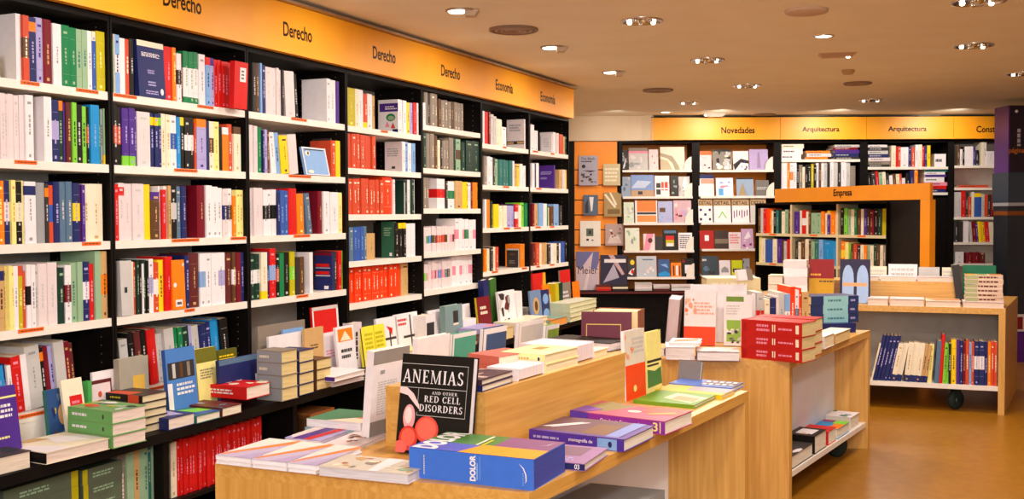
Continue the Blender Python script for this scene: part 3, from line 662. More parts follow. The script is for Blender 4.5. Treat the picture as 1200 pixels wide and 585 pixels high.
lw('s', 'yellow spiral notebook standing on the ledge', 427, 455, 385, -.10, .015, '#f0dd3a', lean=8, top=[('t', .15, .3, .5, .85, 5, 'o'), ('t', .6, .3, .95, .85, 5, 'o'), ('r', .54, 0, .56, 1, 'o'), ('r', 0, 0, .04, 1, 'k')])
lw('s', 'white book with dark cross motif, left of its twin', 445, 469, 375, -.05, .015, 'W', top=[('r', .3, .45, .9, .51, 'k'), ('r', .58, .2, .64, .7, 'k'), ('p', [(.45, .8), (.7, .55), (.75, .72)], 'R')])
lw('s', 'white book with dark cross motif, right of its twin', 467, 493, 370, -.05, .015, 'W', top=[('r', .3, .4, .95, .46, 'k'), ('r', .62, .15, .68, .95, 'k'), ('t', .1, .7, .5, .9, 2, 'R')])
lw('u', 'white booklets with dark picture, upright on the ledge', 499, 510, 371, -.12, .1, 'W', lean=0, side=[('r', .2, .1, .8, .9, 'k')])
lw('s', 'white book with amber corner leaning on the ledge', 507, 523, 365, -.07, .012, 'W', lean=8, top=[('p', [(.3, 0), (1, 0), (1, .3), (.5, .3)], 'O')])
lw('s', 'grey-green thick book standing upright on the ledge', 523, 543, 360, -.12, .04, '#7b9494', lean=2, spine='l', top=[('r', .45, .55, .75, .85, 'k'), ('r', .45, .5, .75, .55, 'I')])
lw('s', 'white leaning card behind the grey-green thick book', 540, 552, 358, -.03, .01, 'W', lean=5)
lw('u', 'white flat pile right of the grey-green thick book', 543, 558, 376, -.12, .1, 'W', lean=0)
lw('s', 'maroon book with yellow spine standing on the ledge', 563, 578, 350, -.12, .02, 'M', spine='l', spinecol='o', top=[('t', .2, .55, .8, .8, 2, 'w'), ('e', .4, .2, .2, .15, 't')])
lw('u', 'violet thin book leaning below the first Economia shelf', 569, 575, 329, -.05, .1, 'N', spine='l', lean=-5)
lw('u', 'green thin book leaning below the first Economia shelf', 577, 584, 328, -.05, .1, '#3d6b2a', spine='l', lean=-6)
lw('s', 'white book with grey photo collage standing on the ledge', 588, 607, 343, -.13, .02, 'W', top=[('n', 0, 0, .95, .95, ['k', 'g', 'm', 'G', 'Q'], 16)])
lw('u', 'white page block standing beside the photo collage book', 608, 613, 343, -.13, .1, 'W', lean=-5)
lw('s', 'blue-grey book with portrait standing on the ledge', 624, 636.5, 342, -.14, .015, '#6d86ad', lean=5, top=[('e', .5, .55, .3, .25, 't'), ('e', .5, .55, .15, .15, 'n')])
lw('s', 'navy book with pale circles beside the portrait book', 637, 646, 341, -.14, .015, 'N', lean=5, top=[('e', .5, .72, .35, .16, 'b'), ('e', .5, .25, .4, .18, 'b')])
lw('s', 'red and ochre book behind the portrait book at ledge end', 625, 640, 322, -.03, .015, 'R', lean=3, top=[('p', [(.5, 0), (1, 0), (1, 1), (.8, 1)], '#d8a020')])
lw('s', 'orange and cream book leaning on the ledge', 641, 653, 335, -.08, .012, 'O', lean=8, top=[('p', [(.4, 0), (1, 0), (.9, .8), (.5, .7)], 'w')])
lw('u', 'yellow-green thin book leaning on the ledge end', 652, 656, 333, -.10, .09, 'o', spine='l', lean=-5)
lw('u', 'dark green thin book leaning on the ledge end', 656.8, 660.5, 332, -.10, .09, 'D', spine='l', lean=-5)
lw('s', 'grey lettered book leaning at the ledge end', 657, 669, 318, -.03, .012, 'Q', lean=3, top=[('t', .1, .1, .9, .55, 5, 'W'), ('r', 0, .72, 1, 1, 'R')])
lw('s', 'orange price card standing near the end of the ledge', 673, 681, 331, -.06, .004, 'O', lean=4, name='price_card', cat='card', group=None)

flat('black-covered flat book at the left end of the ledge', (-30, 565), (37, 548.5), LZ, .27, 22, 'k', spine='b', page='#e8d6c4', group=G, top=[('n', .1, .1, .9, .9, ['n', 'o', 'k', 'D'], 9)])
flat('white flat book with black spine, second along the ledge front', (54, 545), (129, 526.5), LZ, .25, 14, 'w', spine='l', spinecol='K', page='#e8d2c6', group=G,
     side=[('e', .2, .5, .02, .14, 'W')], top=[('p', [(0, 0), (.45, 0), (.1, .8), (0, .9)], 'W'), ('p', [(.45, .4), (1, .1), (1, .6), (.6, .9)], 'W'), ('p', [(.3, .8), (.6, .75), (.5, 1), (.2, 1)], 't')])
z = stack('green-spined volume in the low stack on the ledge', (132, 526.5), (173, 516.5), LZ, .26, [15, 14, 15], ['#6f9a5c'], G, jit=.5, spine='l', page='#ead3c8', spinecol='#6aa45c',
      side=[('e', .8, .5, .02, .2, 'k'), ('t', .1, .3, .5, .7, 1, 'W')], top=[('n', 0, 0, 1, 1, ['e', 'D', 'o', 'W', 'r'], 14)])
z = stack('black and orange spined dictionary in the stack beside green volumes', (166, 509), (197, 501.5), LZ, .25, [9, 9, 9, 9, 9], ['k'], G, jit=2, spine='l', page='#e6d3ac', spinecol='K',
      side=[('r', .65, 0, .92, 1, 'r'), ('t', .2, .3, .5, .7, 1, 'o')], top=[('p', [(.0, .3), (.5, .3), (.4, .9), (0, .9)], 'r')])
flat('small navy-spined flat book at the ledge front', (197.5, 505), (229, 497), LZ, .20, 14, 'N', spine='l', page='#ecd9cc', group=G, top=[('p', [(.2, .3), (.7, .1), (.9, .9), (.4, .9)], 'v')])
flat('flat book with blue and green cover at the ledge front', (230.5, 497), (259, 489.5), LZ, .22, 9, 'T', spine='l', page='#f0e2d0', group=G, top=[('p', [(0, .4), (1, .2), (1, .6), (0, .9)], 'L'), ('p', [(0, .1), (1, 0), (1, .2), (0, .4)], 'B')])
flat('flat brown-topped book beside the red-spined one on the ledge', (260.5, 489.5), (284, 483.5), LZ, .26, 11, 'm', spine='l', page='#ecdfc8', group=G, top=[('n', 0, 0, 1, 1, ['n', 'm', 'G', 'S'], 9)])
flat('red-spined flat book on top of a white one, ledge middle', (289, 469), (317, 462), LZ + .045, .24, 15, 'R', spine='l', page='#f0dcd0', group=G, side=[('t', .1, .3, .7, .75, 2, 'W')], top=[('n', 0, 0, 1, 1, ['w', 'R', 'W', 'w'], 8)])
PG = '#e3c98c'
z = stack('grey-covered volume in the first tan-paged stack', (330.5, 471), (350, 466), LZ, .16, [15, 15, 15, 14], ['Q'], G, jit=1, spine='l', page=PG, spinecol='G', top=[('r', 0, 0, 1, 1, 'Q')], side=[('t', .1, .3, .5, .7, 1, 'I')])
z = stack('navy-covered volume in the second tan-paged stack', (351, 464.5), (369, 459.5), LZ, .16, [13, 13, 13, 14], ['N'], G, jit=1, spine='l', page=PG, top=[('r', 0, 0, 1, 1, '#2b2c5c')], side=[('t', .1, .3, .5, .7, 1, 'v')])
z = stack('brown volume in the third tan-paged stack', (371, 458), (389, 453.5), LZ, .16, [12, 12, 12], ['n'], G, jit=1, spine='l', page=PG)
flat('white flat book with violet spine line below the temple book', (392, 448), (428, 438.5), LZ + .035, .22, 6, 'W', spine='l', spinecol='V', page='#eddcd6', group=G)
stack('white flat book in the low pile under the temple book', (391, 454), (427, 445), LZ, .22, [.012, .012, .011], ['P'], G, jit=1.2, page='#eddcd6')
flat('cream flat books in front of the cross motif pair', (462, 425), (522, 409), LZ, .18, 9, 'y', spine='l', page='#efe0c0', group=G)
flat('orange flat book in front of the white pile, on the ledge', (543, 408), (560, 403.5), LZ, .12, 5, 'F', spine='l', group=G)
zt_ = flat('tan flat book at the ledge front under the lilac one', (574, 403), (602, 395.5), LZ, .2, 14, 't', spine='l', page=PG, group=G)
flat('lilac and pink flat book lying on the tan one, on the ledge', (566, 392), (590, 386), zt_, .18, 6, 'v', spine='l', page='#ecd9d0', group=G, top=[('p', [(.5, .1), (.9, .1), (.9, .5), (.5, .5)], 'p')])
stack('cream flat magazine in the pile at the middle of the ledge', (606, 393.5), (642, 384), LZ, .2, [5, 5, 5], ['w'], G, jit=1, spine='l', page='#ead6b0')
flat('green and orange flat magazine near the end of the ledge', (645, 384.5), (665, 379), LZ, .22, 9, '#7f9a86', spine='l', page='#ea9a40', group=G, top=[('r', 0, 0, .3, 1, 'O')])
stack('pale green book in the pile at the ledge end', (668, 378), (700, 369.5), LZ, .2, [5.5, 5.5, 5.5, 5.5], ['#c9cfae'], G, jit=1, page='#e2dfb4', top=[('t', .1, .2, .9, .8, 3, 'W')])


# bottom shelf: long grey-green volumes lying in two piles
stack('grey-green folio with yellow tag, left pile under the ledge', bpt(5, .3), bpt(93, .3), .3005, .3, [.06, .06, .06, .06], ['#5a6350'], 'folios under the ledge', jit=.6, spine='f', page='#4f5a4a', side=[('r', .9, 0, 1, 1, 'o'), ('t', .2, .3, .7, .7, 2, 'e')])
stack('grey-green folio with yellow tag, right pile under the ledge', bpt(98, .3), bpt(145, .3), .3005, .3, [.058, .058, .058, .058], ['#5a6350'], 'folios under the ledge', jit=.6, spine='f', page='#4f5a4a', side=[('r', 0, 0, .12, 1, 'o'), ('t', .25, .3, .8, .7, 2, 'e')])
M, L = frame(bpt(364, .06), bpt(392, .06), .061)
bx = empty('cardboard_box', M, 'brown cardboard box stored under the ledge', 'box')
mb = MB(); mb.box(0, 0, 0, L, .3, .42, M_BRN); mb.build('carton', bx)
mb = MB(); mb.box(0, -.004, .40, L, .15, .424, mat('A')); mb.build('flap', bx)
# ------------------------------------------------------------------ display tables
OAKL, OAKD = '#d8a455', '#c58e40'
def oak(name, ang, grain): return wood_mat(name, OAKL, OAKD, ang, grain)
M_INN = surf_mat('pale_lilac_board', '#e9ebf6', '#eef0fa', 5.0, .5)
M_OAKZ = oak('oak_upright_grain', 0, 'z')
M_RUB = mat('#22302f', .6)
def V2(p): return Vector((p[0], p[1], 0))
def quad(FL, FR, L, a, b, c, d):      # sub-quad in table coordinates: a..b across the front, c..d along the length
    P = lambda s, t: FL + (FR - FL) * s + L * t
    return [tuple(P(a, c))[:2], tuple(P(b, c))[:2], tuple(P(b, d))[:2], tuple(P(a, d))[:2]]
def caster(root, x, y, r=.075, ang=.5):
    M = Matrix.Translation((x, y, 0)) @ Matrix.Rotation(ang, 4, 'Z')
    mb = MB()
    mb.lathe([(r * .35, -.022), (r * .9, -.02), (r, -.01), (r, .01), (r * .9, .02), (r * .35, .022)], M_RUB, M @ Matrix.Translation((0, 0, r)) @ Matrix.Rotation(math.pi / 2, 4, 'X'), 24)
    w = mb.build('wheel', root, root.matrix_world.inverted())
    mb = MB(); mb.lathe([(0, -.03), (r * .34, -.028), (r * .34, .028), (0, .03)], mat('#4a5a58'), M @ Matrix.Translation((0, 0, r)) @ Matrix.Rotation(math.pi / 2, 4, 'X'), 16)
    h = mb.build('hub', w, w.matrix_world.inverted() @ Matrix.Identity(4)); h.matrix_world = Matrix.Identity(4)
    mb = MB()
    for s in (-1, 1): mb.box(-.02, s * .028 - .003, r * .7, .02, s * .028 + .003, .17, M_RUB, M)
    mb.box(-.035, -.035, .165, .035, .035, .172, M_RUB, M); f = mb.build('fork', root); f.matrix_parent_inverse = root.matrix_world.inverted()
def table(label, FL, FR, L, H, th, shelf_z, group='oak display tables', back=.5, pan=.045, open_front=False, casters=()):
    FL, FR, L = V2(FL), V2(FR), V2(L)
    root = empty('display_table', Matrix.Translation((FR.x, FR.y, 0)), label, 'table', group)
    ang = math.atan2(L.y, L.x); MI = Matrix.Translation((-FR.x, -FR.y, 0))
    ll = L.length; wl = (FR - FL).length
    mt = oak('oak_top', ang, 'x')
    def put(n, poly, z0, z1, m):
        mb = MB(); mb.prism([(p[0] - FR.x, p[1] - FR.y) for p in poly], z0, z1, m); return mb.build(n, root)
    put('top', quad(FL, FR, L, 0, 1, 0, 1), H - th, H, mt)
    if not open_front:
        e = pan / ll
        put('end_panel', quad(FL, FR, L, 0, 1, 0, e), 0, H - th, M_OAKZ); put('end_panel', quad(FL, FR, L, 0, 1, 1 - e, 1), 0, H - th, M_OAKZ)
        put('divider', quad(FL, FR, L, back, back + .02 / wl, e, 1 - e), shelf_z, H - th, M_INN)
        put('shelf', quad(FL, FR, L, .02, .985, e, 1 - e), shelf_z - .03, shelf_z, M_WHT)
    else:
        e = pan / wl
        put('end_panel', quad(FL, FR, L, 1 - e, 1, 0, 1), 0, H - th, M_OAKZ); put('end_panel', quad(FL, FR, L, 0, e, 0, 1), 0, H - th, M_OAKZ)
        put('divider', quad(FL, FR, L, e, 1 - e, back, back + .02 / ll), shelf_z, H - th, M_SIDE)
        put('shelf', quad(FL, FR, L, e, 1 - e, .015, .98), shelf_z - .035, shelf_z, M_WHT)
    for c in casters: 
        q = FL + (FR - FL) * c[0] + L * c[1]; caster(root, q.x, q.y)
    return root
def riser(label, FL, FR, L, z0, z1):
    FL, FR, L = V2(FL), V2(FR), V2(L)
    root = empty('riser_box', Matrix.Translation((FR.x, FR.y, z0)), label, 'riser', 'oak riser boxes on the tables')
    ang = math.atan2(L.y, L.x); mt = oak('oak_riser', ang, 'x'); fd = FR - FL; mf = oak('oak_riser_front', math.atan2(fd.y, fd.x), 'x')
    e = .018
    sub = lambda poly: [(p[0] - FR.x, p[1] - FR.y) for p in poly]
    mb = MB(); mb.prism(sub(quad(FL, FR, L, 0, 1, 0, 1)), z1 - z0 - e, z1 - z0, mt); mb.build('top', root)
    a = e / (FR - FL).length; b = e / L.length
    for n, q in (('side_panel', (0, a, 0, 1)), ('side_panel', (1 - a, 1, 0, 1)), ('front_panel', (a, 1 - a, 0, b)), ('front_panel', (a, 1 - a, 1 - b, 1))):
        mb = MB(); mb.prism(sub(quad(FL, FR, L, *q)), 0, z1 - z0 - e, mf if n == 'front_panel' else mt); mb.build(n, root)
    return root
TZ = .75
T1FL, T1FR, T1L = (-.902, 3.18), (.043, 2.813), (.949, 1.614)
table('nearest oak display table, carrying the black ANEMIAS book', T1FL, T1FR, T1L, TZ, .042, .15, back=.66, casters=[(.8, .14), (.8, .86)])
RFL, RFR, RL = (-.41, 3.40), (-.085, 3.262), (.72, 1.245)
RZ = .945
riser('long oak riser box in the middle of the nearest table', RFL, RFR, RL, TZ, RZ)
T2FL, T2FR, T2L = (.66, 5.447), (1.399, 5.317), (.871, 1.371)
table('middle oak display table with the red reference volumes', T2FL, T2FR, T2L, TZ, .042, .17, back=.70, casters=[(.85, .8)])
q = atz(1177, 487, 0); TZ3 = .787
T3FR = (q.x, q.y); T3FL = (q.x - 2.05 * .939, q.y + 2.05 * .343); T3L = (.62, 1.11)
table('farthest oak display table with leaning books on its low shelf', T3FL, T3FR, T3L, TZ3, .045, .208, back=.42, open_front=True, casters=[(.83, .12)])

# ---- nearest table, front tier
G = 'books on the front tier of the nearest table'
flat('thick blue boxed book with multicoloured DOLOR cover, front of nearest table', (479.6, 559), (625.5, 575.6), TZ, (671.6, 554), 35, '#3f6fd0', spine='f', page='#3a44a8', name='boxed_book', group=None, inset=.0005,
     top=[('r', 0, .36, .56, 1, '#4d7d3c'), ('r', .56, .42, 1, 1, '#85507c'), ('p', [(.4, 0), (1, 0), (1, .46), (.47, .46)], '#f29a1e'), ('p', [(0, 0), (.4, 0), (.47, .42), (.36, .42), (0, .42)], '#5a5cc0'),
          ('T', 'DOLOR', .012, .02, .21, 1.0, 'W', .05, 90), ('r', .42, .42, .44, .95, 'I'), ('r', .47, .42, .485, .75, 'Y'), ('p', [(.86, .66), (.92, .72), (.95, .9), (.93, .72)], 'W')],
     side=[('T', 'DOLOR', .5, .1, .548, .95, 'W', .05, 90), ('r', .555, .15, .566, .7, 'b'), ('r', .58, .15, .584, .93, 'b'), ('t', .112, .15, .118, .8, 12, 'k'), ('t', .12, .15, .134, .8, 14, 'W'),
           ('p', [(.885, .84), (.925, .7), (.945, .5), (.948, .3), (.935, .2), (.94, .3), (.936, .5), (.918, .68)], 'W'), ('t', .915, .12, .928, .55, 6, 'b')])
mag_top = [('r', 0, 0, 1, 1, '#c3b4d2'), ('p', [(0, .1), (.08, .05), (1, .85), (1, 1), (.85, 1)], '#ef8a3c'), ('p', [(.0, .2), (.05, .2), (.85, 1), (0, 1)], '#f0e2dc'), ('p', [(.5, .02), (1, .02), (1, .5)], '#b7a4cb')]
GM = 'lilac and orange brochures on the nearest table corner'
for (A, B, w) in (((253.5, 543.5), (294.5, 548.3), 'left'), ((295.5, 548.5), (336.5, 552.8), 'middle'), ((337.5, 553), (370.5, 556.5), 'right')):
    zz = flat('lilac and orange brochure, %s pile on the table corner, lower copy' % w, A, B, TZ, .26, .011, 'W', name='brochure', cat='brochure', group=GM, page='#f6f0f4', c=.001)
    flat('lilac and orange brochure, %s pile on the table corner, upper copy' % w, (A[0] - .6, A[1] - 5), (B[0] - .6, B[1] - 5), zz, .26, .013, 'W', name='brochure', cat='brochure', group=GM, page='#f6f0f4', c=.001, top=mag_top)
flat('glossy lilac and red brochure behind the orange ones', (334, 517), (376, 521), TZ, .2, .012, 'v', name='brochure', cat='brochure', group=G, page='#f3e8ee', top=[('p', [(.2, 0), (.5, 0), (.6, 1), (.3, 1)], 'V'), ('p', [(.5, 0), (.7, 0), (.9, 1), (.65, 1)], 'R'), ('p', [(0, .2), (.2, 0), (.3, 1), (0, 1)], 'P')])
flat('cream brochure with brown speckled picture behind the orange ones', (378, 525), (419, 528.5), TZ, .22, .012, 'P', name='brochure', cat='brochure', group=G, page='#f3e8ee', top=[('n', .15, .25, .7, .75, ['n', 'A', 'n', 'm'], 12)])
flat('glossy catalogue with beige photographs at the front table edge', (374, 557.5), (478.5, 568), TZ, .155, 11, 'P', name='brochure', cat='brochure', group=G, page='#d9d5dc', c=.0015, top=[('r', 0, 0, 1, 1, '#cfc3b4'), ('n', .05, .1, .5, .9, ['t', 'A', 'Q', 'w'], 10), ('p', [(.55, 0), (.65, 0), (.7, 1), (.5, 1)], 'W'), ('n', .65, .1, .98, .9, ['w', 'I', 't', 'e'], 8)])
zz = flat('grey-blue flat book under the green one, left side of table', (357, 505), (423, 511), TZ, .2, 4, '#7d98a0', group=G, page='#c9d4d6')
flat('green-topped white book at the left side of the nearest table', (359.5, 499.5), (423, 505.5), zz, .2, 9, 'W', group=G, page='#f0eaf0', top=[('r', 0, 0, 1, 1, '#3f7a56'), ('p', [(.35, 0), (1, 0), (1, .7)], '#f1dcc4'), ('p', [(.7, .35), (1, .3), (1, .75)], '#d8643a')])
# row of books leaning against the left side of the riser
def lstand(xa, xb, ytop, off, t, cover, label, lean=-4, z=TZ, **kw):
    d = V2(RL).normalized(); O = V2(RFL) + Vector((-d.y, d.x, 0)) * off
    F = Matrix(((d.x, -d.y, 0, O.x), (d.y, d.x, 0, O.y), (0, 0, 1, 0), (0, 0, 0, 1)))
    ua = line_u(F, xa, z, -1, 4); ub = line_u(F, xb, z, -1, 4)
    lo, hi = .05, .6
    for _ in range(40):
        m = (lo + hi) / 2
        if proj(F @ Vector((ua, 0, z + m)))[1] > ytop: lo = m
        else: hi = m
    return standing('display_book', F @ Matrix.Translation((ua, t, z)), ub - ua, lo, t, cover, label, 'book', 'books leaning on the left side of the riser', lean=lean, **kw)
lstand(432, 474, 410, .09, .03, 'W', 'tall white book with grey bands standing left of the riser', spine='l', lean=-5,
       top=[('r', 0, .85, 1, 1, '#8d8681'), ('r', 0, 0, 1, .22, '#8d8681'), ('t', .15, .28, .8, .66, 14, 'g'), ('t', .2, .72, .35, .8, 1, 'G'), ('e', .93, .78, .06, .12, 'r'), ('r', .9, .55, 1, .62, 'S')])
lstand(484, 522, 396, .07, .02, 'W', 'plain white book leaning behind the ANEMIAS book', spine='l')
lstand(526, 553, 391, .07, .02, '#4b9c86', 'teal book with white edge leaning left of the riser', spine='l', spinecol='W', top=[('r', 0, 0, .06, 1, 'W'), ('r', 0, .95, 1, 1, 'W')])
lstand(562, 589, 385, .07, .02, '#35517c', 'navy book with white edges leaning left of the riser', spine='l', spinecol='W', top=[('r', 0, 0, .12, 1, 'W'), ('r', 0, .93, 1, 1, 'W')])
lstand(604, 632, 378, .07, .02, 'g', 'pale grey book with white edge leaning left of the riser', spine='l', spinecol='W', top=[('r', 0, 0, .08, 1, 'W'), ('r', 0, .95, 1, 1, 'W')])
lstand(636, 651, 381, .07, .02, '#7f9a3a', 'olive green book with white edge leaning left of the riser', spine='l', spinecol='W', top=[('r', 0, 0, .12, 1, 'W'), ('r', 0, .93, 1, 1, 'W')])
# ANEMIAS
def ring(pts, c): return ('p', pts, c)
cells = [('p', [(0, .66), (.1, .66), (.2, .6), (.29, .49), (.3, .44), (.22, .5), (.12, .58), (0, .6)], '#f6cfd0'), ('e', .16, .36, .085, .13, '#e9a0a4'), ('e', .15, .38, .05, .085, '#f7d3d0'),
         ('e', .42, .25, .165, .135, '#e4483c'), ('e', .42, .255, .135, .108, '#f06a58'), ('e', .17, .15, .13, .125, '#d8382e'), ('e', .17, .16, .1, .09, '#ee6250'), ('e', .06, .05, .1, .07, '#e66a60'), ('e', .36, .045, .09, .06, '#d76a6a')]
stand('black ANEMIAS book with red blood cells standing on the nearest table', (463, 532), (547, 541), TZ, 115, .036, 'K', lean=10, spine='l', page='#efe9ee',
      top=cells + [('r', 0, .9, .94, .905, 'g'), ('r', .935, .66, .94, .905, 'g'), ('r', 0, .66, .94, .665, 'g'), ('Z', 'ANEMIAS', .03, .71, .9, .845, 'W'), ('r', .27, .66, .275, .5, 'g'), ('r', .27, .385, .94, .39, 'g'), ('r', .935, .39, .94, .66, 'g'), ('r', .27, .385, .275, .42, 'g'),
           ('Z', 'AND OTHER', .46, .605, .82, .635, 'W'), ('Z', 'RED CELL', .36, .525, .87, .59, 'W'), ('Z', 'DISORDERS', .3, .43, .91, .5, 'W')])
# right-hand row on the front tier
flat('small lilac book with navy spine against the blue boxed book', (602, 545), (685, 553), TZ, (725, 535), 9, '#9a6f9a', spine='f', spinecol='N', group=G, page='#efe6da', top=[('r', .35, .4, .8, .9, '#7c5a70'), ('t', .1, .1, .9, .3, 2, 'v')], side=[('T', '03', .86, .2, .93, .85, 'W', .02)])
flat('violet book with brown photo and pale blue label on nearest table', (620, 517.5), (731, 530.5), TZ, (765, 512.5), 14, '#5b3a86', spine='f', spinecol='#4a2f9a', group=G, page='#f0e6d8',
     top=[('r', .0, 0, .78, 1, '#6b4a55'), ('r', .5, .15, .75, .75, '#7b5537'), ('p', [(.02, .3), (.3, .75), (.34, .75), (.08, .3)], 'W'), ('p', [(.1, .3), (.36, .75), (.4, .75), (.15, .3)], 'W'), ('r', .78, 0, .92, 1, '#7d86c0'), ('r', 0, 0, 1, .08, '#5b3a9a')],
     side=[('r', .73, .05, .93, .95, '#7fa6e0'), ('e', .86, .5, .02, .25, 'N'), ('T', 'monografía de', .43, .36, .68, .72, 'W', .01), ('t', .05, .35, .4, .7, 1, 'v')])
flat('magenta and orange Ortodoncia book lying on the nearest table', (668, 496.8), (779, 510.5), TZ, (804, 496), 15.5, '#b0487c', spine='f', spinecol='#8a2f9a', group=G, page='#f1e7d8',
     top=[('r', 0, 0, 1, 1, '#b8506c'), ('p', [(0, .4), (.3, .2), (.5, 1), (.1, 1)], '#8c7a4c'), ('p', [(.25, .9), (.6, .8), (.7, 1), (.3, 1)], '#e0663a'), ('p', [(.6, .5), (1, .4), (1, 1), (.6, 1)], '#d8503c'), ('e', .55, .45, .07, .08, 'w'), ('p', [(.75, .3), (.95, .6), (.9, .7), (.7, .4)], '#e88a4a'), ('p', [(0, 0), (.15, 0), (.25, .35), (0, .5)], '#7a4aa0')],
     side=[('r', 0, 0, .2, 1, '#5a3aa4'), ('T', 'Ortodoncia Contemporánea', .33, .3, .8, .72, 'I', .012), ('T', '3', .88, .2, .93, .85, 'y', .02), ('r', .95, .1, .96, .9, 'y')])
flat('green-covered flat book at the right edge of nearest table', (742, 473), (813.5, 479.5), TZ, (838, 466), 4.5, '#6d9426', group=G, spine='f', page='#f0e6d8', top=[('p', [(.35, .35), (.9, .1), (1, .6), (.4, .8)], '#d8c69a'), ('p', [(.5, .3), (.9, .2), (.9, .5), (.5, .6)], '#b98d52')])
flat('yellow and mauve flat book behind the green one', (768, 461), (846, 468), TZ, (858, 461), 4.5, '#d8b818', group=G, spine='f', page='#f0e6d8', top=[('r', .4, .3, 1, 1, '#a8979a')])
flat('blue flat book with chequered photo at table far end', (784, 454), (858, 460), TZ, (868, 453), 5, '#5a74c4', group=G, spine='f', page='#f0e6d8', top=[('r', .45, .2, 1, 1, '#5b3a3a')] + [('r', .47 + .105 * i, .25 + .37 * j, .53 + .105 * i, .42 + .37 * j, 'W') for i in range(5) for j in range(2)])
stand('small grey book leaning beside the blue chequered one', (777, 452), (803, 455), TZ, 26, .02, '#7d7474', lean=12, group=G, push=.12)
stand('white and orange book standing at the right of the riser', (734, 471), (757, 463.5), TZ, 82, 5, 'P', lean=2, spine='l', spinecol='W', group=G,
      top=[('r', 0, 0, 1, 1, '#dcd0c2'), ('r', 0, .0, 1, .5, '#ee4a16'), ('n', .0, .58, .45, .95, ['#e8a07a', '#ee8a5a'], 7), ('t', .35, .65, .95, .9, 4, 'g'), ('e', .45, .15, .08, .05, 'y')])
stand('pale yellow book with green picture beside the white-orange one', (759.5, 463), (776, 457.5), TZ, 73, 4, 'y', lean=2, spine='l', group=G, top=[('r', 0, .5, 1, .54, 'k'), ('r', 0, .44, .8, .47, 'k'), ('p', [(0, .1), (1, .12), (.95, .4), (.5, .35), (0, .4)], '#4a7a3a')])
# ---- on the riser
G = 'books on the riser of the nearest table'
zz = flat('dark-spined book at the near end of riser, lower copy', (565, 460), (601, 448.5), RZ, .15, 8, 'N', spine='l', page='#ecdcc6', group=G)
flat('dark-spined book at the near end of riser, upper copy', (564.5, 452.5), (600.5, 441), zz, .15, 7, '#4a2f3a', spine='l', page='#ecdcc6', group=G, top=[('n', 0, 0, 1, 1, ['#b08a80', '#5a3c44', '#c9a9a0'], 9)])
upright('white page block in front of the yellow books on riser', (607.5, 447.5), (638, 438.5), RZ, .042, .12, 'W', page='#eadfe0', group=G)
stack('salmon-spined flat book behind the dark pair on riser', (549, 436), (585, 440.5), RZ, .2, [11, 11], ['#c4665a'], G, jit=.6, spine='f', page='#ecdcc6')
stack('pale yellow flat book with small square emblem on riser', (587, 434), (640, 438.5), RZ, (671, 427), [11, 11], ['#f1e3a0'], G, jit=.4, spine='f', page='#f1dfb8', side=[('e', .86, .5, .025, .2, 'N'), ('t', .1, .3, .7, .7, 1, 't')], top=[('r', .3, .45, .55, .75, '#a8874a'), ('p', [(.75, 0), (1, 0), (1, .9), (.85, .9)], '#f0e0b0')])
upright('lilac-white page block right of the yellow books', (671, 427.5), (696, 420), RZ, 21, .22, 'P', page='#e5d8e2', group=G)
flat('small cream flat book in front of the black one', (696.5, 420), (713, 415), RZ, .13, 8, 'w', page='#efdcae', group=G, spine='l')
zz = flat('large flat black book with white pages on riser', (638, 407), (714, 413), RZ, (733, 407), 10, 'K', page='#ece8f2', group=G, top=[('n', 0, .3, .6, 1, ['k', '#4a3f2a', 'K'], 6)])
upright('cream block of pages behind the burgundy book', (695, 397), (748, 399), RZ, 34, .12, '#8a4a30', page='#eed9ac', group=G)
stand('burgundy book with gold frame standing at the riser end', (681, 404), (740, 405), RZ, 38, .02, '#5e0a26', lean=5, group=G, top=[('r', .1, .1, .115, .62, '#c9a24a'), ('r', .78, .1, .795, .62, '#c9a24a'), ('r', .1, .6, .795, .63, '#c9a24a')])
# stored on the inner shelf
def boxed(label, x0, x1, y0, y1, z0, z1, col, name='storage_box'):
    F, R, L = V2(T1FL), V2(T1FR), V2(T1L); q_ = quad(F, R, L, x0, x1, y0, y1)
    o = empty(name, Matrix.Translation((q_[0][0], q_[0][1], z0)), label, 'box'); sub = [(p[0] - q_[0][0], p[1] - q_[0][1]) for p in q_]
    mb = MB(); mb.prism(sub, 0, z1 - z0 - .03, mat(col)); mb.build('body', o)
    mb = MB(); mb.prism(sub, z1 - z0 - .03, z1 - z0, mat('#8f9190')); mb.build('lid', o)
boxed('grey storage box on the inner shelf of the nearest table', .70, .97, .25, .55, .1505, .52, '#6a7474')

# ---- middle table
G = 'books on the middle table'
PGT = '#e6cf96'
RS = [('r', .9, .2, .95, .8, 'w'), ('T', 'II', .52, .25, .57, .75, 'w', .02), ('t', .62, .35, .86, .6, 1, 'p'), ('t', .26, .2, .48, .8, 2, 'p'), ('t', .03, .2, .1, .8, 4, '#a01a14')]
stack('red reference volume in the front pile of the middle table', (868.5, 419.3), (940.5, 426), TZ, .17, [14.5, 14.5, 16.5], ['#b81e18'], G, jit=.8, spine='f', page=PGT, side=RS)
stack('red reference volume in the second pile, behind the front red pile', (884, 413), (956, 418), TZ, .15, [14, 14, 14.5], ['#b81e18'], G, jit=.8, spine='f', page=PGT, side=RS)
upright('cream block of pages right of the second red pile', (958.5, 412.5), (963.5, 410.2), TZ, 34, .2, 'w', page=PGT, group=G)
flat('white-topped low book at right edge of middle table', (966, 409.5), (978, 404.5), TZ, .14, 15, 'W', page='#efdcb4', group=G, spine='l')
flat('tan low book at right edge of middle table', (979, 404), (997, 396.5), TZ, .12, 12, 't', page='#e9c888', group=G, spine='l', top=[('r', 0, 0, 1, 1, 'w')])
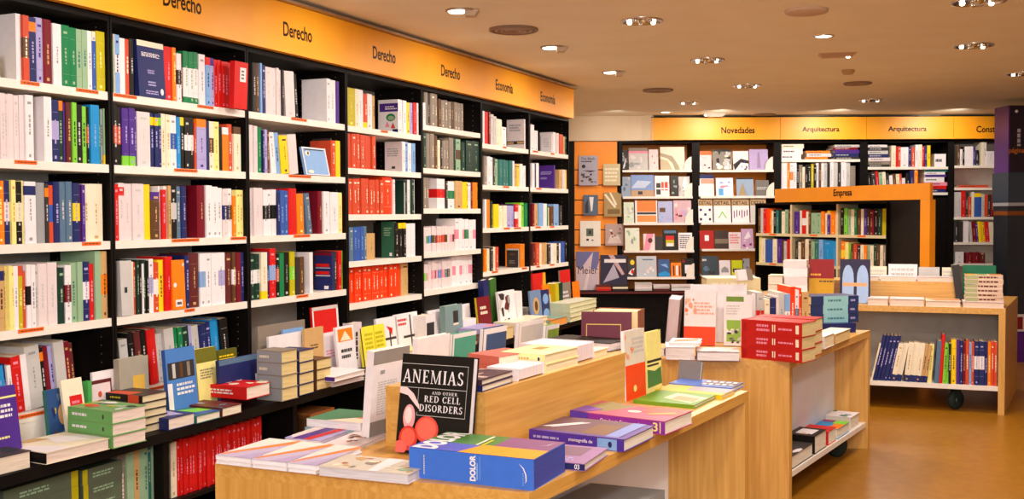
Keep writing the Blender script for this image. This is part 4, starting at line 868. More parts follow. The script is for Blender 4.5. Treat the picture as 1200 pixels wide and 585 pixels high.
zz = flat('flat navy book under the pale blue and navy volumes', (957, 391), (1003, 389.8), TZ, (1019, 384.5), 11, 'N', spine='f', page=PGT, group=G, top=[('n', 0, 0, 1, 1, ['n', 'Q', 'k'], 6)])
M_, L_ = frame((957, 391), (1003, 389.8), TZ)
pa, pb = proj(M_ @ Vector((-.01, .06, zz - TZ))), proj(M_ @ Vector((L_ + .05, .06, zz - TZ)))
stack('pale blue and navy volume in the pile at middle table far end', pa, pb, zz, .2, [10.5, 10.5, 10.5], ['#2b3560'], G, jit=.8, spine='f', page=PGT, side=[('r', .26, 0, .78, 1, '#8fc0c6'), ('t', .35, .3, .7, .7, 1, '#4a7a86'), ('t', .83, .3, .95, .7, 1, 'v')])
F_, L_ = frame((886, 405), (957, 404), TZ)
row(F_, 888, "g8=R/62 w6/54 N8/56 P3/58 g7/62 b6=W/60 F6/68 W5=S/64 F3/66 t8/62", 0, 3, 'upright behind the red volumes, middle table', 'upright books on the middle table', 95, hpx=True, y0=0)
stand('white book with orange lower half standing on the middle table', (801, 405), (838, 406.3), TZ, 64, 6, 'W', lean=8, group=G, top=[('r', 0, 0, 1, .34, '#ee4214'), ('n', .02, .5, .4, .85, ['#f0a080', '#ee7a4a', '#f4b498'], 9), ('t', .3, .55, .95, .8, 4, '#e0a890')])
stand('white book with green label and dark picture, middle table', (848, 406), (881, 407), TZ, 60, 8, 'W', lean=6, group=G, top=[('r', .08, .86, .7, .96, '#6d8c24'), ('t', .08, .6, .6, .8, 4, 'g'), ('r', .1, .08, .6, .5, '#8ab03a'), ('n', .1, .05, .6, .36, ['k', 'g', '#5a4a5a', 'W'], 12)])
stand('tall plain white book behind the white-orange and green-label books', (809, 402.5), (876, 403.5), TZ, 68, .02, 'W', lean=4, group=G, push=.06)
stand('white book just right of the green-label book', (880, 405), (889, 405.3), TZ, 60, .015, 'W', lean=6, group=G, push=.03)
upright('thick standing book with lilac page edge, left end of middle table', (779, 404.5), (793, 404.8), TZ, 54, .3, '#5a3a33', page='#d9c4cc', group=G, lean=5)
zz = flat('flat white book at the left front of the middle table', (780, 421.5), (815, 422), TZ, .2, 15, 'W', page='#f0e4e4', group=G)
flat('flat white and orange book on the white one, middle table', (786, 405.5), (822, 406), zz, .2, 4, 'W', page='#f0e4e4', group=G, rot=-6, top=[('p', [(.1, .1), (.9, .5), (.9, .9), (.2, .6)], '#ea8a50')])
flat('flat book with dark cover edges at middle table front', (816.5, 423), (867, 423.8), TZ, .18, 11, '#6b5a66', page='#f1e8ec', group=G, top=[('r', 0, 0, 1, 1, '#d8c4c0'), ('n', 0, 0, 1, 1, ['#a08a80', 'P', '#d89a80'], 8)])  # pale base on top paints a reflection into the cover colour
flat('white and orange flat book at far left of the middle table', (768.5, 417), (779, 417.3), TZ, .2, 9, 'W', page='#f0e4e4', group=G, top=[('r', 0, 0, 1, 1, '#e8a060')])
zc_ = stack('cream volume in the tall back pile of the middle table', (828, 398), (893, 398), TZ, .25, [14.5, 14.5, 14.5, 14.5, 14], ['#d9c698'], G, jit=.8, page='#ecdcae', spine='f', side=[('t', .1, .3, .8, .7, 1, 'w')])
stand('small white and brown book propped on the cream pile', (866, 330), (883, 329), zc_, 13, .02, 'W', lean=14, group=G, spine='r', spinecol='n', top=[('r', .6, 0, 1, 1, 'Q')])
# low shelf
Gs = 'flat books on the low shelf of the middle table'
def on_t2(s0, s1, l0, l1, z0, z1, cover, label, **kw):
    F, R, L = V2(T2FL), V2(T2FR), V2(T2L); P = F + (R - F) * s1 + L * l0; Q = F + (R - F) * s1 + L * l1
    X = (Q - P).normalized(); Y = VZ.cross(X); w = (Q - P).length; d = (R - F).length * (s1 - s0) * .88
    root = empty('stacked_book', Matrix(((X.x, Y.x, 0, P.x), (X.y, Y.y, 0, P.y), (0, 0, 1, z0), (0, 0, 0, 1))), label, 'book', Gs)
    block_book(root, w, d, z1 - z0, cover, **kw)
on_t2(.735, .97, .08, .3, .171, .24, 'k', 'nearest flat book on the low shelf of the middle table', page='#eadfd0', spine='b', top=[('n', 0, 0, 1, 1, ['n', 'k', 'A', 'W'], 8)])
on_t2(.735, .97, .32, .46, .171, .27, 'K', 'dark flat book on low shelf, behind the nearest one', page='#eadfd0', spine='l', top=[('p', [(.2, .2), (.8, .2), (.8, .8), (.2, .8)], 'W'), ('n', 0, 0, .3, 1, ['m', 'A'], 4)])
on_t2(.735, .97, .48, .58, .171, .25, 'R', 'red-spined flat book in the middle of the low shelf', page='#f0e6d8', spine='l')
on_t2(.735, .97, .6, .76, .171, .23, 'c', 'blue and orange flat book toward the low shelf far end', page='#f0e6d8', spine='b', top=[('r', 0, 0, .6, .4, 'O'), ('r', .6, 0, 1, .5, 'L'), ('r', .75, .5, 1, 1, 'J')])
on_t2(.735, .97, .78, .90, .171, .25, 'W', 'white flat book at the far end of the low shelf', page='#f0e6d8', spine='b', top=[('n', 0, 0, 1, 1, ['S', 'w', 'E'], 6)])

# ---- farthest table
G = 'books on the farthest table'
q0 = V2(T3FL); d3 = (V2(T3FR) - V2(T3FL)).normalized(); n3 = Vector((-d3.y, d3.x, 0))
F3 = Matrix(((d3.x, n3.x, 0, q0.x), (d3.y, n3.y, 0, q0.y), (0, 0, 1, 0), (0, 0, 0, 1)))
def f3(x, off, z): u = line_u(F3 @ Matrix.Translation((0, off, 0)), x, z, -1, 3); return F3 @ Vector((u, off, z))
a3, b3 = f3(960, .33, TZ3), f3(1119.5, .33, TZ3)
RZ3 = .955
riser('oak riser box on the farthest table', a3, b3, n3 * .35, TZ3, RZ3)
def f3px(x, off, z): return proj(f3(x, off, z))
for i, (xa, xb, c, l) in enumerate(((1000, 1030, 'W', 'leftmost'), (1031.5, 1073.5, 'W', 'second'), (1075, 1118, 'P', 'third'))):
    flat('white magazine pile lying on the far riser, %s from left' % l, f3px(xa, .34, RZ3), f3px(xb, .34, RZ3), RZ3, .14, 5.5, c, name='magazine', cat='magazine', group='magazines on the far riser', page='#ead2c4')
for i, (xa, xb, c, l, h) in enumerate(((1018, 1039, 'w', 'leftmost', 15), (1041, 1075, 'W', 'second', 18), (1076.5, 1101, 'g', 'third', 15), (1104, 1119, 'w', 'rightmost', 15))):
    stand('white magazine standing at the back of far riser, %s' % l, f3px(xa, .52, RZ3), f3px(xb, .52, RZ3), RZ3, h, .02, c, lean=4, name='magazine', group='magazines standing on the far riser', cat='magazine', top=[('t', .1, .2, .9, .8, 2, 'g')])
for i, (xa, xb, c, l, t) in enumerate(((1017, 1041, 'P', 'leftmost', 8), (1042.5, 1083, 'P', 'second', 8), (1085, 1126, 'w', 'third', 7), (1128.5, 1177, 'P', 'rightmost', 7))):
    flat('flat magazine at the front edge of the farthest table, %s' % l, f3px(xa, .02, TZ3), f3px(xb, .02, TZ3), TZ3, .24 if i != 3 else .2, t, c, name='magazine', group='flat magazines along the far table edge', cat='magazine', page='#e9cfc0',
         top=[('p', [(.3, .1), (1, .2), (1, .9), (0, .8)], '#d98a5a' if i > 1 else 'W')])
zt = TZ3 + 7 * pxm(f3(1150, .02, TZ3))
stack('cream and pink magazine in the pile at far table right end', f3px(1131, .03, zt), f3px(1176, .03, zt), zt, .17, [5.2, 5.2, 5.2, 5.2, 5.2, 5.2], ['P', 'w'], 'magazine pile on the far table', jit=2.5, page='#e3c9ae', spine='f', spinecol='#d8b49a', side=[('r', 0, .1, .33, .9, '#a8a878'), ('t', .35, .2, .95, .8, 1, 'm')],
      top=[('r', .0, 0, .3, 1, '#d89a2a'), ('r', .32, 0, .6, 1, '#8a9a5a'), ('r', .65, 0, 1, 1, '#c87a3a')])
upright('dark grey magazine standing edge-on beside the pile', f3px(1121, .28, TZ3), f3px(1130, .28, TZ3), TZ3, 46, .2, 'k', page='#8a8a86', spine='l', group=G, lean=-7, name='magazine', cat='magazine')
stand('green board standing behind the magazine pile on far table', f3px(1128, .45, TZ3), f3px(1167, .45, TZ3), TZ3, 44, .015, '#166a48', lean=3, name='green_board', cat='board')
stand('navy book with two pale arches, left on the farthest table', f3px(984, .16, TZ3), f3px(1019.5, .16, TZ3), TZ3, 51, .02, 'N', lean=6, group=G,
      top=[('r', 0, 0, 1, 1, '#2a2440')] + [('p', [(x0, .0), (x0 + .38, .0), (x0 + .38, .45)] + [(x0 + .19 + .19 * math.cos(a * math.pi / 8), .55 + .32 * math.sin(a * math.pi / 8)) for a in range(9)] + [(x0, .45)], '#9db4dc') for x0 in (.08, .56)] + [('r', .1, .38, .9, .46, '#d9a070')])
stand('dark red and ochre book standing on the farthest table', f3px(948, .16, TZ3), f3px(977, .16, TZ3), TZ3, 50, .03, '#8a1a1c', lean=6, group=G, spine='r', spinecol='W', top=[('r', 0, 0, 1, .55, '#c2901a'), ('t', .05, .6, .6, .68, 1, '#e0a03a'), ('t', .4, .45, 1, .52, 1, 'n')])
stack('white book in the pile left of the red-ochre book', f3px(918, .1, TZ3), f3px(946, .1, TZ3), TZ3, .2, [10, 10, 10, 10, 9], ['P', 'W'], G, jit=2, page='#ead8c8', spine='f')
stack('cream flat book in the far table left pile', f3px(900, .03, TZ3), f3px(917, .03, TZ3), TZ3, .2, [11, 11, 10], ['w'], G, jit=2, page='#ead8c8')
row(F3 @ Matrix.Translation((0, .02, 0)), 1020.5, "w2/44<12 N4.3/54<12 N4.3/54<12 N4.3/54<12 N4.3/54<12 N4.3/54<12 w_N6/45<11 w_N6/45<11 .03 w_N6.5/46<7 w_N6.5/46<7 w_N6.5/46<7 t_N4/45<7 t_N4/45<7 y5/45<4 .03 S6/50<4 R4/58<3 L4/48<3 L3/46<3 K3/48 Y6/52 V4/52 N4/52 M3/50 r4/52 b3/50 r3/50 N6=W/52 N6=W/52 N4/52 O4/52 r3.5/52 r3.5/52 r3.5/52", .208, 2.05 - .05, 'low shelf, farthest table', 'books on the low shelf of the farthest table', 96, hpx=True, y0=.01, zoff=0.02, lo=-.5, hi=3, wk=.5)
# ------------------------------------------------------------------ back wall
BY = 12.3
def bx(px): return aty(px, 250, BY).x
def bz(x, y, Y=BY): return aty(x, y, Y).z
M_ORB = surf_mat('orange_back_board', '#f58a00', '#f89406', 4.0, .5)
FB = Matrix.Translation((0, BY, 0))
SIGNS = [(762, 912, 'Novedades', 845, 884, 'sign reading Novedades on the back wall'), (912, 1012, 'Arquitectura', 939.5, 983, 'left of the two Arquitectura signs on the back wall'),
         (1012, 1113, 'Arquitectura', 1040, 1085, 'right of the two Arquitectura signs on the back wall'), (1113, 1215, 'Construcción', 1143, 1192, 'orange sign at far right partly behind the purple column')]
for xa, xb, s, ta, tb, lab in SIGNS:
    x0, x1 = bx(xa), bx(xb)
    o = empty('shelf_sign', Matrix.Translation((x0, BY, 0)), 'orange ' + lab if 'orange' not in lab else lab, 'sign', 'orange signs on the back wall')
    mb = MB(); mb.box(0, -.09, 2.337, x1 - x0 - .004, -.02, 2.592, M_ORG); mb.build('board', o)
    mb = MB(); mb.box(0, -.094, 2.592, x1 - x0 - .004, -.02, 2.602, M_BLK); mb.build('top_edge', o)
    vs, fs, asp = text_geo(s, .022); a, b = bx(ta) * (BY - .09) / BY - x0, bx(tb) * (BY - .09) / BY - x0
    h = .075; zc = 2.445
    mb = MB(); mb.hull([(a + p * (b - a), -.0925, zc - h / 2 + q * h) for p, q in vs], fs, mat('#1c0a02')); mb.build('lettering', o)
BB = [(725, 815.5, 'N1'), (815.5, 911, 'N2'), (911, 1012, 'A1'), (1012, 1115, 'A2'), (1115, 1215, 'C1')]
BLAB = {'N1': 'left magazine bay under the Novedades sign', 'N2': 'right magazine bay under the Novedades sign', 'A1': 'black bookcase under the left Arquitectura sign', 'A2': 'black bookcase under the right Arquitectura sign', 'C1': 'white-backed bookcase beside the purple column'}
BSH = {'N1': [200, 231, 262, 294.3, 325.5], 'N2': [200, 230.5, 261.5, 292.5, 323.5], 'A1': [187, 222.5], 'A2': [195.8, 226], 'C1': [194, 220, 254.5, 284, 309]}
NOFF = [0, .05, .1, .15, .2]
SHW = {}
for xa, xb, k in BB:
    x0, x1 = bx(xa), bx(xb); w = x1 - x0
    root = empty('bookcase', Matrix.Translation((x0, BY, 0)), BLAB[k], 'bookcase', 'bookcases along the back wall')
    mag = k[0] == 'N'; ins = .045 if k != 'C1' else .03
    for xx in (0, w - ins):
        mb = MB(); mb.box(xx, 0, 0, xx + ins - .001, .38, 2.334, M_BLK); mb.build('upright', root)
    mb = MB(); mb.box(ins, .36, 0, w - ins, .38, 2.334, M_ORB if mag else (M_WHT if k == 'C1' else M_BLK)); mb.build('back_panel', root)
    mb = MB(); mb.box(ins, 0, 2.305, w - ins, .36, 2.334, M_BLK); mb.build('top_panel', root)
    if k in ('A1', 'A2'):
        mb = MB(); mb.box(ins, .02, 0, w - ins, .04, BSH and bz(xa, BSH[k][1]) - .06, M_BLK); mb.build('front_panel', root)
    for i, y in enumerate(BSH[k]):
        off = NOFF[i] if mag else 0
        Y = BY - off; z = bz(xa, y, Y); SHW[(k, i)] = (z, Y)
        mb = MB()
        if mag:
            mb.box(ins, -off + .002, z - .016, w - ins, .36, z, M_WHT); mb.box(ins, -off, z - .02, w - ins, -off + .012, z + .006, M_WHT)
        else: mb.box(ins, .0, z - .03, w - ins, .36, z, M_WHT)
        sh = mb.build('shelf', root)
        if mag:
            mb = MB(); r = .17      # quarter-round bookend at the right end
            pts = [(0, 0)] + [(r * .55 * (1 - math.cos(t * math.pi / 16)) , r * math.sin(t * math.pi / 16)) for t in range(9)]
            Mq = Matrix.Translation((w - ins - .004, -off + .016, z)) @ Matrix(((-1, 0, 0, 0), (0, 0, 1, 0), (0, 1, 0, 0), (0, 0, 0, 1)))
            mb.prism([(0, 0), (.09, 0), (.085, .07), (.06, .12), (.02, .155), (0, .16)], 0, .012, M_WHT, Mq); mb.build('bookend', sh)
def magz(k, i, xa, xb, h, col, label, top=(), t=.012, lean=9, back=.03):
    z, Y = SHW[(k, i)]
    X0 = aty(xa, 250, Y).x; X1 = aty(xb, 250, Y).x
    return standing('magazine', Matrix.Translation((X0, Y + back + t, z)), X1 - X0, h * Y / FPX, t, col, label, 'magazine', 'magazines facing out under the Novedades sign', lean=lean, top=list(top), rnd=random.Random(int(xa * 3 + i)))
def N(cols, n=9, x0=.05, y0=.05, x1=.95, y1=.95): return ('n', x0, y0, x1, y1, cols, n)
L1 = 'row, left Novedades bay'; L2 = 'row, right Novedades bay'
DT = lambda c: [('r', 0, .72, 1, 1, '#b8956c'), ('T', 'DETAIL', .06, .76, .94, .92, 'k', .02)] + c
MG = [
('N1', 0, 727.5, 736.5, 24, 'k', 'narrow grey magazine with white streak, top ' + L1, [N(['g', 'G', 'k']), ('p', [(.3, .1), (.5, .1), (.8, .6), (.7, .6)], 'W')]),
('N1', 0, 737.5, 760, 27, 'g', 'wide grey magazine with pink strip, top ' + L1, [('r', 0, .76, 1, .86, 'p'), ('r', 0, .86, 1, 1, 'Q'), N(['P', 'g', 'G'], 7, 0, 0, 1, .7)]),
('N1', 0, 761, 772, 25, 'P', 'pale pink magazine with brown picture, top ' + L1, [N(['r', 'g', 'P'], 6, .3, 0, 1, .8)]),
('N1', 0, 774.5, 803, 28, '#e9dcc4', 'cream magazine with sweeping grey curves, top ' + L1, [('p', [(0, .75), (.5, .6), (.75, .2), (.8, 0), (.6, 0), (.5, .3), (.3, .5), (0, .6)], '#a89a80'), ('p', [(0, .5), (.3, .4), (.5, 0), (0, 0)], '#c2b091')]),
('N1', 1, 729, 739.5, 24, '#8f9bb0', 'narrow grey-blue magazine, second ' + L1, [N(['G', 'S', 'g'], 6)]),
('N1', 1, 740, 767, 26, '#7d94c4', 'magazine with blue house picture, second ' + L1, [('r', 0, 0, 1, .3, '#b89474'), ('p', [(0, .4), (.6, .4), (.9, .7), (.3, .75)], '#b8c4dc'), ('r', .3, .1, .5, .25, 'k')]),
('N1', 1, 768, 785, 25, 'W', 'white magazine with orange windows, second ' + L1, [('r', .45, .3, .9, .7, 'r'), ('r', .1, .1, .4, .65, 'k'), ('r', .62, .0, .68, .7, 'W'), ('r', .1, .35, .9, .42, 'W')]),
('N1', 1, 786.5, 795.5, 25, 'k', 'narrow dark magazine, second ' + L1, [N(['e', 'k', 'G'], 6)]),
('N1', 1, 796, 809, 24, 'g', 'magazine with white figure, second ' + L1, [('e', .6, .5, .25, .45, 'W'), N(['k', 'G'], 5, 0, 0, .5, .6)]),
('N1', 2, 731.5, 743.5, 25, '#cdd6c0', 'green and white magazine, third ' + L1, [N(['W', 'e', 'g'], 7)]),
('N1', 2, 745, 771, 27, 'W', 'magazine with orange panels and dark line, third ' + L1, [('r', .08, .5, .95, 1, '#d97a30'), ('r', .08, .38, .95, .48, 'k'), ('r', .08, .05, .95, .34, '#e88a44')]),
('N1', 2, 772, 789, 26, '#a9acd0', 'lilac magazine with small photo, third ' + L1, [('r', .1, .5, .5, .7, 'n'), N(['b', 'v'], 5, 0, 0, 1, .45)]),
('N1', 2, 790, 811, 27, '#c9a5ae', 'pinkish magazine with mauve patches, third ' + L1, [N(['p', 'v', 'M', 'P'], 9)]),
('N1', 3, 733, 750, 27, '#d8dcc8', 'pale green magazine with white tree, fourth ' + L1, [N(['W', 'e', 'G'], 8)]),
('N1', 3, 754.5, 768, 20, 'P', 'pink and white slanted magazine, fourth ' + L1, [('p', [(0, 0), (.5, 0), (.9, 1), (.3, 1)], 'p'), ('e', .6, .6, .2, .15, 'm')]),
('N1', 3, 769, 777, 17, 'k', 'small black magazine, fourth ' + L1, []),
('N1', 3, 777.5, 795, 25, 'K', 'black magazine with framed colour picture, fourth ' + L1, [('r', .2, .2, .75, .7, 'o'), ('r', .2, .5, .75, .7, 'R'), ('r', .25, .2, .7, .35, 'W'), ('r', .1, .82, .9, .95, 'S')]),
('N1', 3, 796, 812, 21, 'W', 'white magazine covered in black letters, fourth ' + L1, [('t', .08, .1, .92, .9, 7, 'k')]),
('N1', 4, 736.5, 745, 22, 'k', 'black magazine with yellow and red, bottom ' + L1, [('e', .6, .8, .3, .14, 'Y'), ('p', [(0, .2), (.6, .1), (.9, .5), (.4, .4)], 'W'), ('e', .6, .3, .2, .12, 'R')]),
('N1', 4, 746.5, 770, 25, '#b9bcc4', 'large silver magazine, bottom ' + L1, [('r', .3, .8, .85, .86, 'S'), N(['g', 'P', 'W'], 6, .1, .1, .9, .7)]),
('N1', 4, 772, 785.5, 21, '#35568c', 'blue magazine with turquoise wave, bottom ' + L1, [('p', [(0, .2), (.6, .35), (1, .2), (1, .05), (0, .05)], 'c'), ('p', [(.2, .7), (.9, .5), (.7, .75)], 'b')]),
('N1', 4, 787, 799, 17, 'O', 'small orange magazine with dark shapes, bottom ' + L1, [('r', .2, .1, .35, .8, 'k'), ('r', .5, .1, .7, .8, 'W'), ('r', .8, .1, .9, .8, 'k')]),
('N1', 4, 800, 814, 22, 'K', 'black magazine with white square label, bottom ' + L1, [('r', .25, .2, .8, .65, 'W'), ('e', .15, .85, .14, .1, 'M')]),
('N2', 0, 819, 834.5, 23, 'P', 'white magazine with orange top, top ' + L2, [('r', 0, .8, 1, 1, '#e8641a'), N(['k', 'W', 'g'], 6, .1, .1, .9, .7)]),
('N2', 0, 836, 858.5, 25, '#8a8278', 'grey magazine with many small photos, top ' + L2, [N(['w', 'k', 'g', 'W'], 16), ('r', 0, .9, 1, 1, 'k')]),
('N2', 0, 860, 878, 23, 'W', 'white magazine with dark violet curve, top ' + L2, [('p', [(0, .3), (.5, .6), (1, .5), (1, .35), (.5, .4), (.1, 0)], 'k'), N(['m', 'V'], 4, .5, .0, 1, .5)]),
('N2', 0, 879, 901, 25, '#b9a4d0', 'lilac magazine with faint tower, top ' + L2, [('p', [(.4, .1), (.6, .1), (.55, .85), (.45, .85)], '#9a86a8')]),
('N2', 1, 819.5, 837.5, 26, 'W', 'white magazine with navy top, second ' + L2, [('r', 0, .82, 1, 1, 'N'), ('r', .15, .58, 1, .8, '#c99a84')]),
('N2', 1, 840, 860, 22, '#e4e8f0', 'white magazine with blue blocks, second ' + L2, [('r', .15, .05, .42, .42, '#5aa0d8'), N(['b', 'p', 'v'], 6, .1, .45, .9, .9)]),
('N2', 1, 864, 884, 22, '#93a5be', 'blue-grey magazine with pointed building, second ' + L2, [('r', 0, .92, 1, 1, 'k'), ('p', [(.1, .05), (.35, .75), (.55, .05)], '#a88f6a'), ('p', [(.35, .75), (.55, .05), (.7, .05)], '#8c9ab0')]),
('N2', 1, 886.5, 902, 19, '#6f6a66', 'small grey magazine with pale writing, second ' + L2, [('t', .1, .4, .9, .6, 2, 'g')]),
('N2', 2, 819.5, 836, 28, 'W', 'DETAIL magazine with navy squares, third ' + L2, DT([('r', .08 + .32 * i, .1 + .2 * j, .24 + .32 * i, .2 + .2 * j, 'N') for i in range(3) for j in range(3) if (i + j) % 2 == 0])),
('N2', 2, 837.5, 857.5, 28, 'W', 'DETAIL magazine with green chevron, third ' + L2, DT([('p', [(.25, .2), (.5, .5), (.75, .2), (.68, .2), (.5, .42), (.32, .2)], 'L')])),
('N2', 2, 859, 879, 28, 'W', 'DETAIL magazine with red strokes, third ' + L2, DT([('r', .1 + .15 * i, .2 + .05 * (i % 3), .15 + .15 * i, .5 + .04 * (i % 2), 'M' if i % 2 else 'V') for i in range(6)])),
('N2', 2, 880.5, 899, 28, 'g', 'DETAIL magazine partly behind the Empresa books, third ' + L2, DT([])),
('N2', 3, 821, 837.5, 22, '#a81a18', 'red magazine with small white square, fourth ' + L2, [('r', .35, .45, .65, .75, 'W')]),
('N2', 3, 838.5, 854.5, 22, '#3f302c', 'dark brown magazine, fourth ' + L2, [('r', 0, .3, 1, .55, '#7a6a5a')]),
('N2', 3, 855, 869.5, 20, 'P', 'pink magazine with red lettering blocks, fourth ' + L2, [('t', .1, .3, .9, .9, 4, '#d86a70')]),
('N2', 3, 870, 884, 24, '#c9a0c4', 'mauve magazine with white leaves, fourth ' + L2, [('p', [(.2, .5), (.6, .9), (.8, .6), (.5, .5)], 'W'), N(['J', 'W'], 5, .1, 0, .9, .5)]),
('N2', 4, 823, 843, 23, '#3a4450', 'dark slate magazine, bottom ' + L2, [N(['S', 'k'], 5), ('r', .05, .75, .3, .85, 'g')]),
('N2', 4, 844, 857, 18, 'W', 'white magazine with small house drawing, bottom ' + L2, [('p', [(.15, .2), (.85, .2), (.8, .45), (.5, .6), (.2, .45)], 'G')]),
('N2', 4, 858.5, 871, 18, '#c9cf1a', 'yellow-green magazine, bottom ' + L2, [('r', .1, .2, .9, .45, 'k'), ('r', .5, 0, .9, .2, 'R')]),
('N2', 4, 872, 880, 20, 'G', 'narrow grey magazine, bottom ' + L2, [N(['n', 'k', 'g'], 5)]),
]
for m in MG: magz(m[0], m[1], m[2], m[3], m[4], m[5], m[6], m[7])

# slatted orange panel with clipped-on magazines
X0, X1 = bx(673.5), bx(723.5)
o = empty('slat_panel', Matrix.Translation((X0, BY, 0)), 'orange slatted wall panel left of the magazine bays', 'panel')
zs = [2.334] + [bz(690, y) for y in (199, 217, 234.5, 252, 269.5, 287, 304.5)] + [.62]
for i in range(len(zs) - 1):
    mb = MB(); mb.box(0, .02, zs[i + 1] + .006, X1 - X0, .045, zs[i] - .006, M_ORB); mb.build('slat', o)
mb = MB(); mb.box(0, .046, .62, X1 - X0, .06, 2.334, mat('#3a1c08')); mb.build('backing', o)
mb = MB(); mb.box(-.075, .02, 0, -.005, .1, 2.334, M_BLK); mb.build('side_strip', o)
def slatmag(xa, xb, y0, y1, col, label, top):
    Y = BY - .03; A = aty(xa, y1, Y); B = aty(xb, y1, Y); z = A.z
    standing('magazine', Matrix.Translation((A.x, Y + .012, z)), B.x - A.x, (y1 - y0) * Y / FPX / .985, .01, col, label, 'magazine', 'magazines on the orange slatted panel', lean=6, top=top, rnd=random.Random(int(xa)))
slatmag(678.5, 701, 183, 217.5, '#a9a4b4', 'grey magazine with dark lettering, top left on slatted panel', [('T', 'The Black', .12, .86, .85, .94, 'k', .01), ('t', .12, .77, .7, .84, 1, 'k'), ('n', .1, .1, .9, .4, ['k', 'n', '#5a4a4a'], 12), ('e', .25, .64, .1, .06, 'k'), ('p', [(.2, .5), (.9, .5), (.6, .44)], 'k')])
slatmag(707, 727, 192.5, 217.5, '#c9b78e', 'tan magazine with pale lines, top right on slatted panel', [('t', .1, .15, .9, .85, 4, 'w')])
slatmag(684, 701, 229, 252.5, '#54667c', 'blue-grey magazine with white shirt picture, slatted panel', [('p', [(.4, .9), (.7, .9), (.6, .2), (.5, .2)], 'W'), ('p', [(.1, .5), (.3, .8), (.35, .1), (.1, .1)], 'k')])
slatmag(708, 728.5, 226, 254, '#a68a5c', 'brown magazine with diagonal light rays, slatted panel', [('p', [(0, .9), (.1, .95), (.7, .4), (.6, .35)], 'w'), ('p', [(.3, 1), (.4, 1), (.75, .5), (.65, .45)], 'w'), ('r', .2, .1, .9, .3, '#7a5f34')])
slatmag(680, 704, 259.5, 289, '#e9e2d8', 'white magazine with small framed photo, bottom left slatted panel', [('r', .3, .4, .65, .7, '#5a6a5a'), ('r', .4, .48, .55, .62, 'k'), ('r', .3, .22, .42, .3, 'k'), ('r', .55, .22, .65, .26, 'k')])
slatmag(709.5, 731, 263, 288, '#b59a94', 'pinkish room-interior magazine, bottom right slatted panel', [('p', [(.1, .1), (.9, .1), (.7, .5), (.3, .5)], '#d8c0b8'), ('n', .1, .3, .9, .9, ['#8a6a64', 'P', 'M'], 8)])
# back ledge with stacks and two large books
XL0, XL1 = bx(662), bx(880)
o = empty('display_ledge', Matrix.Translation((XL0, BY, 0)), 'black ledge in front of the back wall magazine bays', 'ledge')
LYF = -.36
mb = MB(); mb.box(0, LYF, .58, XL1 - XL0, -.005, .617, M_BLK); mb.build('top', o)
mb = MB(); mb.box(.02, LYF + .12, 0, XL1 - XL0 - .02, LYF + .14, .58, M_BLK); mb.build('front_panel', o)
mb = MB(); mb.box(0, LYF + .002, .585, XL1 - XL0, LYF - .006, .61, mat('m')); mb.build('edge_strip', o)
def bl(xa, xb, dy, h, col, label, **kw):      # stand on the back ledge
    Y = BY - dy; A = aty(xa, 300, Y); B = aty(xb, 300, Y)
    standing('display_book', Matrix.Translation((A.x, Y, .6175)), B.x - A.x, h * Y / FPX, .02, col, label, 'book', 'large books on the back ledge', **kw)
bl(675, 702, .2, 45, '#c9b4c0', 'tall Meier book with violet and pink planes on back ledge', lean=5, top=[('r', 0, .55, 1, 1, '#6a6a9c'), ('p', [(.2, .55), (.75, 1), (.62, .5), (.9, .55), (1, .75), (1, .45), (0, .45), (0, .6)], '#d2b9c2'), ('p', [(.45, 0), (.62, .55), (.55, .6), (.3, 0)], '#e2cdd0'), ('T', 'Meier', .08, .42, .95, .62, 'k', .0)])
bl(703.5, 735, .2, 41, '#2e2740', 'dark violet book with white planes beside the Meier book', lean=5, top=[('p', [(.1, .2), (.5, .75), (.7, .35)], '#b3a9bd'), ('p', [(.3, 1), (.5, 1), (.9, .45), (.8, .42)], '#c9a4a8'), ('r', .15, .78, .95, .88, 'W')])
def blstack(xa, xb, n, cols, label, t=.022):
    Y = BY - .33; A = aty(xa, 300, Y); B = aty(xb, 300, Y); z = .6175; rnd = random.Random(int(xa))
    for i in range(n):
        POS = {1: ['only'], 2: ['lower', 'upper'], 3: ['lowest', 'middle', 'topmost'], 4: ['lowest', 'second', 'third', 'topmost']}[n]
        root = empty('stacked_book', Matrix.Translation((A.x, Y, z)) @ Matrix.Rotation(math.radians(rnd.uniform(-2, 2)), 4, 'Z'), label + ', ' + POS[i], 'book', 'piles on the back ledge')
        block_book(root, B.x - A.x, .12, t - .0004, cols[i % len(cols)], page='#e2d3c4', rnd=rnd, spine='f'); z += t
blstack(699, 716, 3, ['R', 'r', 'm'], 'red book in the leftmost back ledge pile')
blstack(718, 736, 3, ['k', 'w', 'k'], 'dark and cream book in second back ledge pile')
blstack(744, 764, 4, ['g', 'W', 'P'], 'white book in third back ledge pile')
blstack(766, 785, 3, ['m', 'g', 'P'], 'grey and maroon book in fourth back ledge pile')
blstack(787, 814, 3, ['W', 'g', 'P'], 'white book in fifth back ledge pile')
blstack(815, 826, 2, ['A', 'O'], 'copper-coloured book in last back ledge pile', .03)

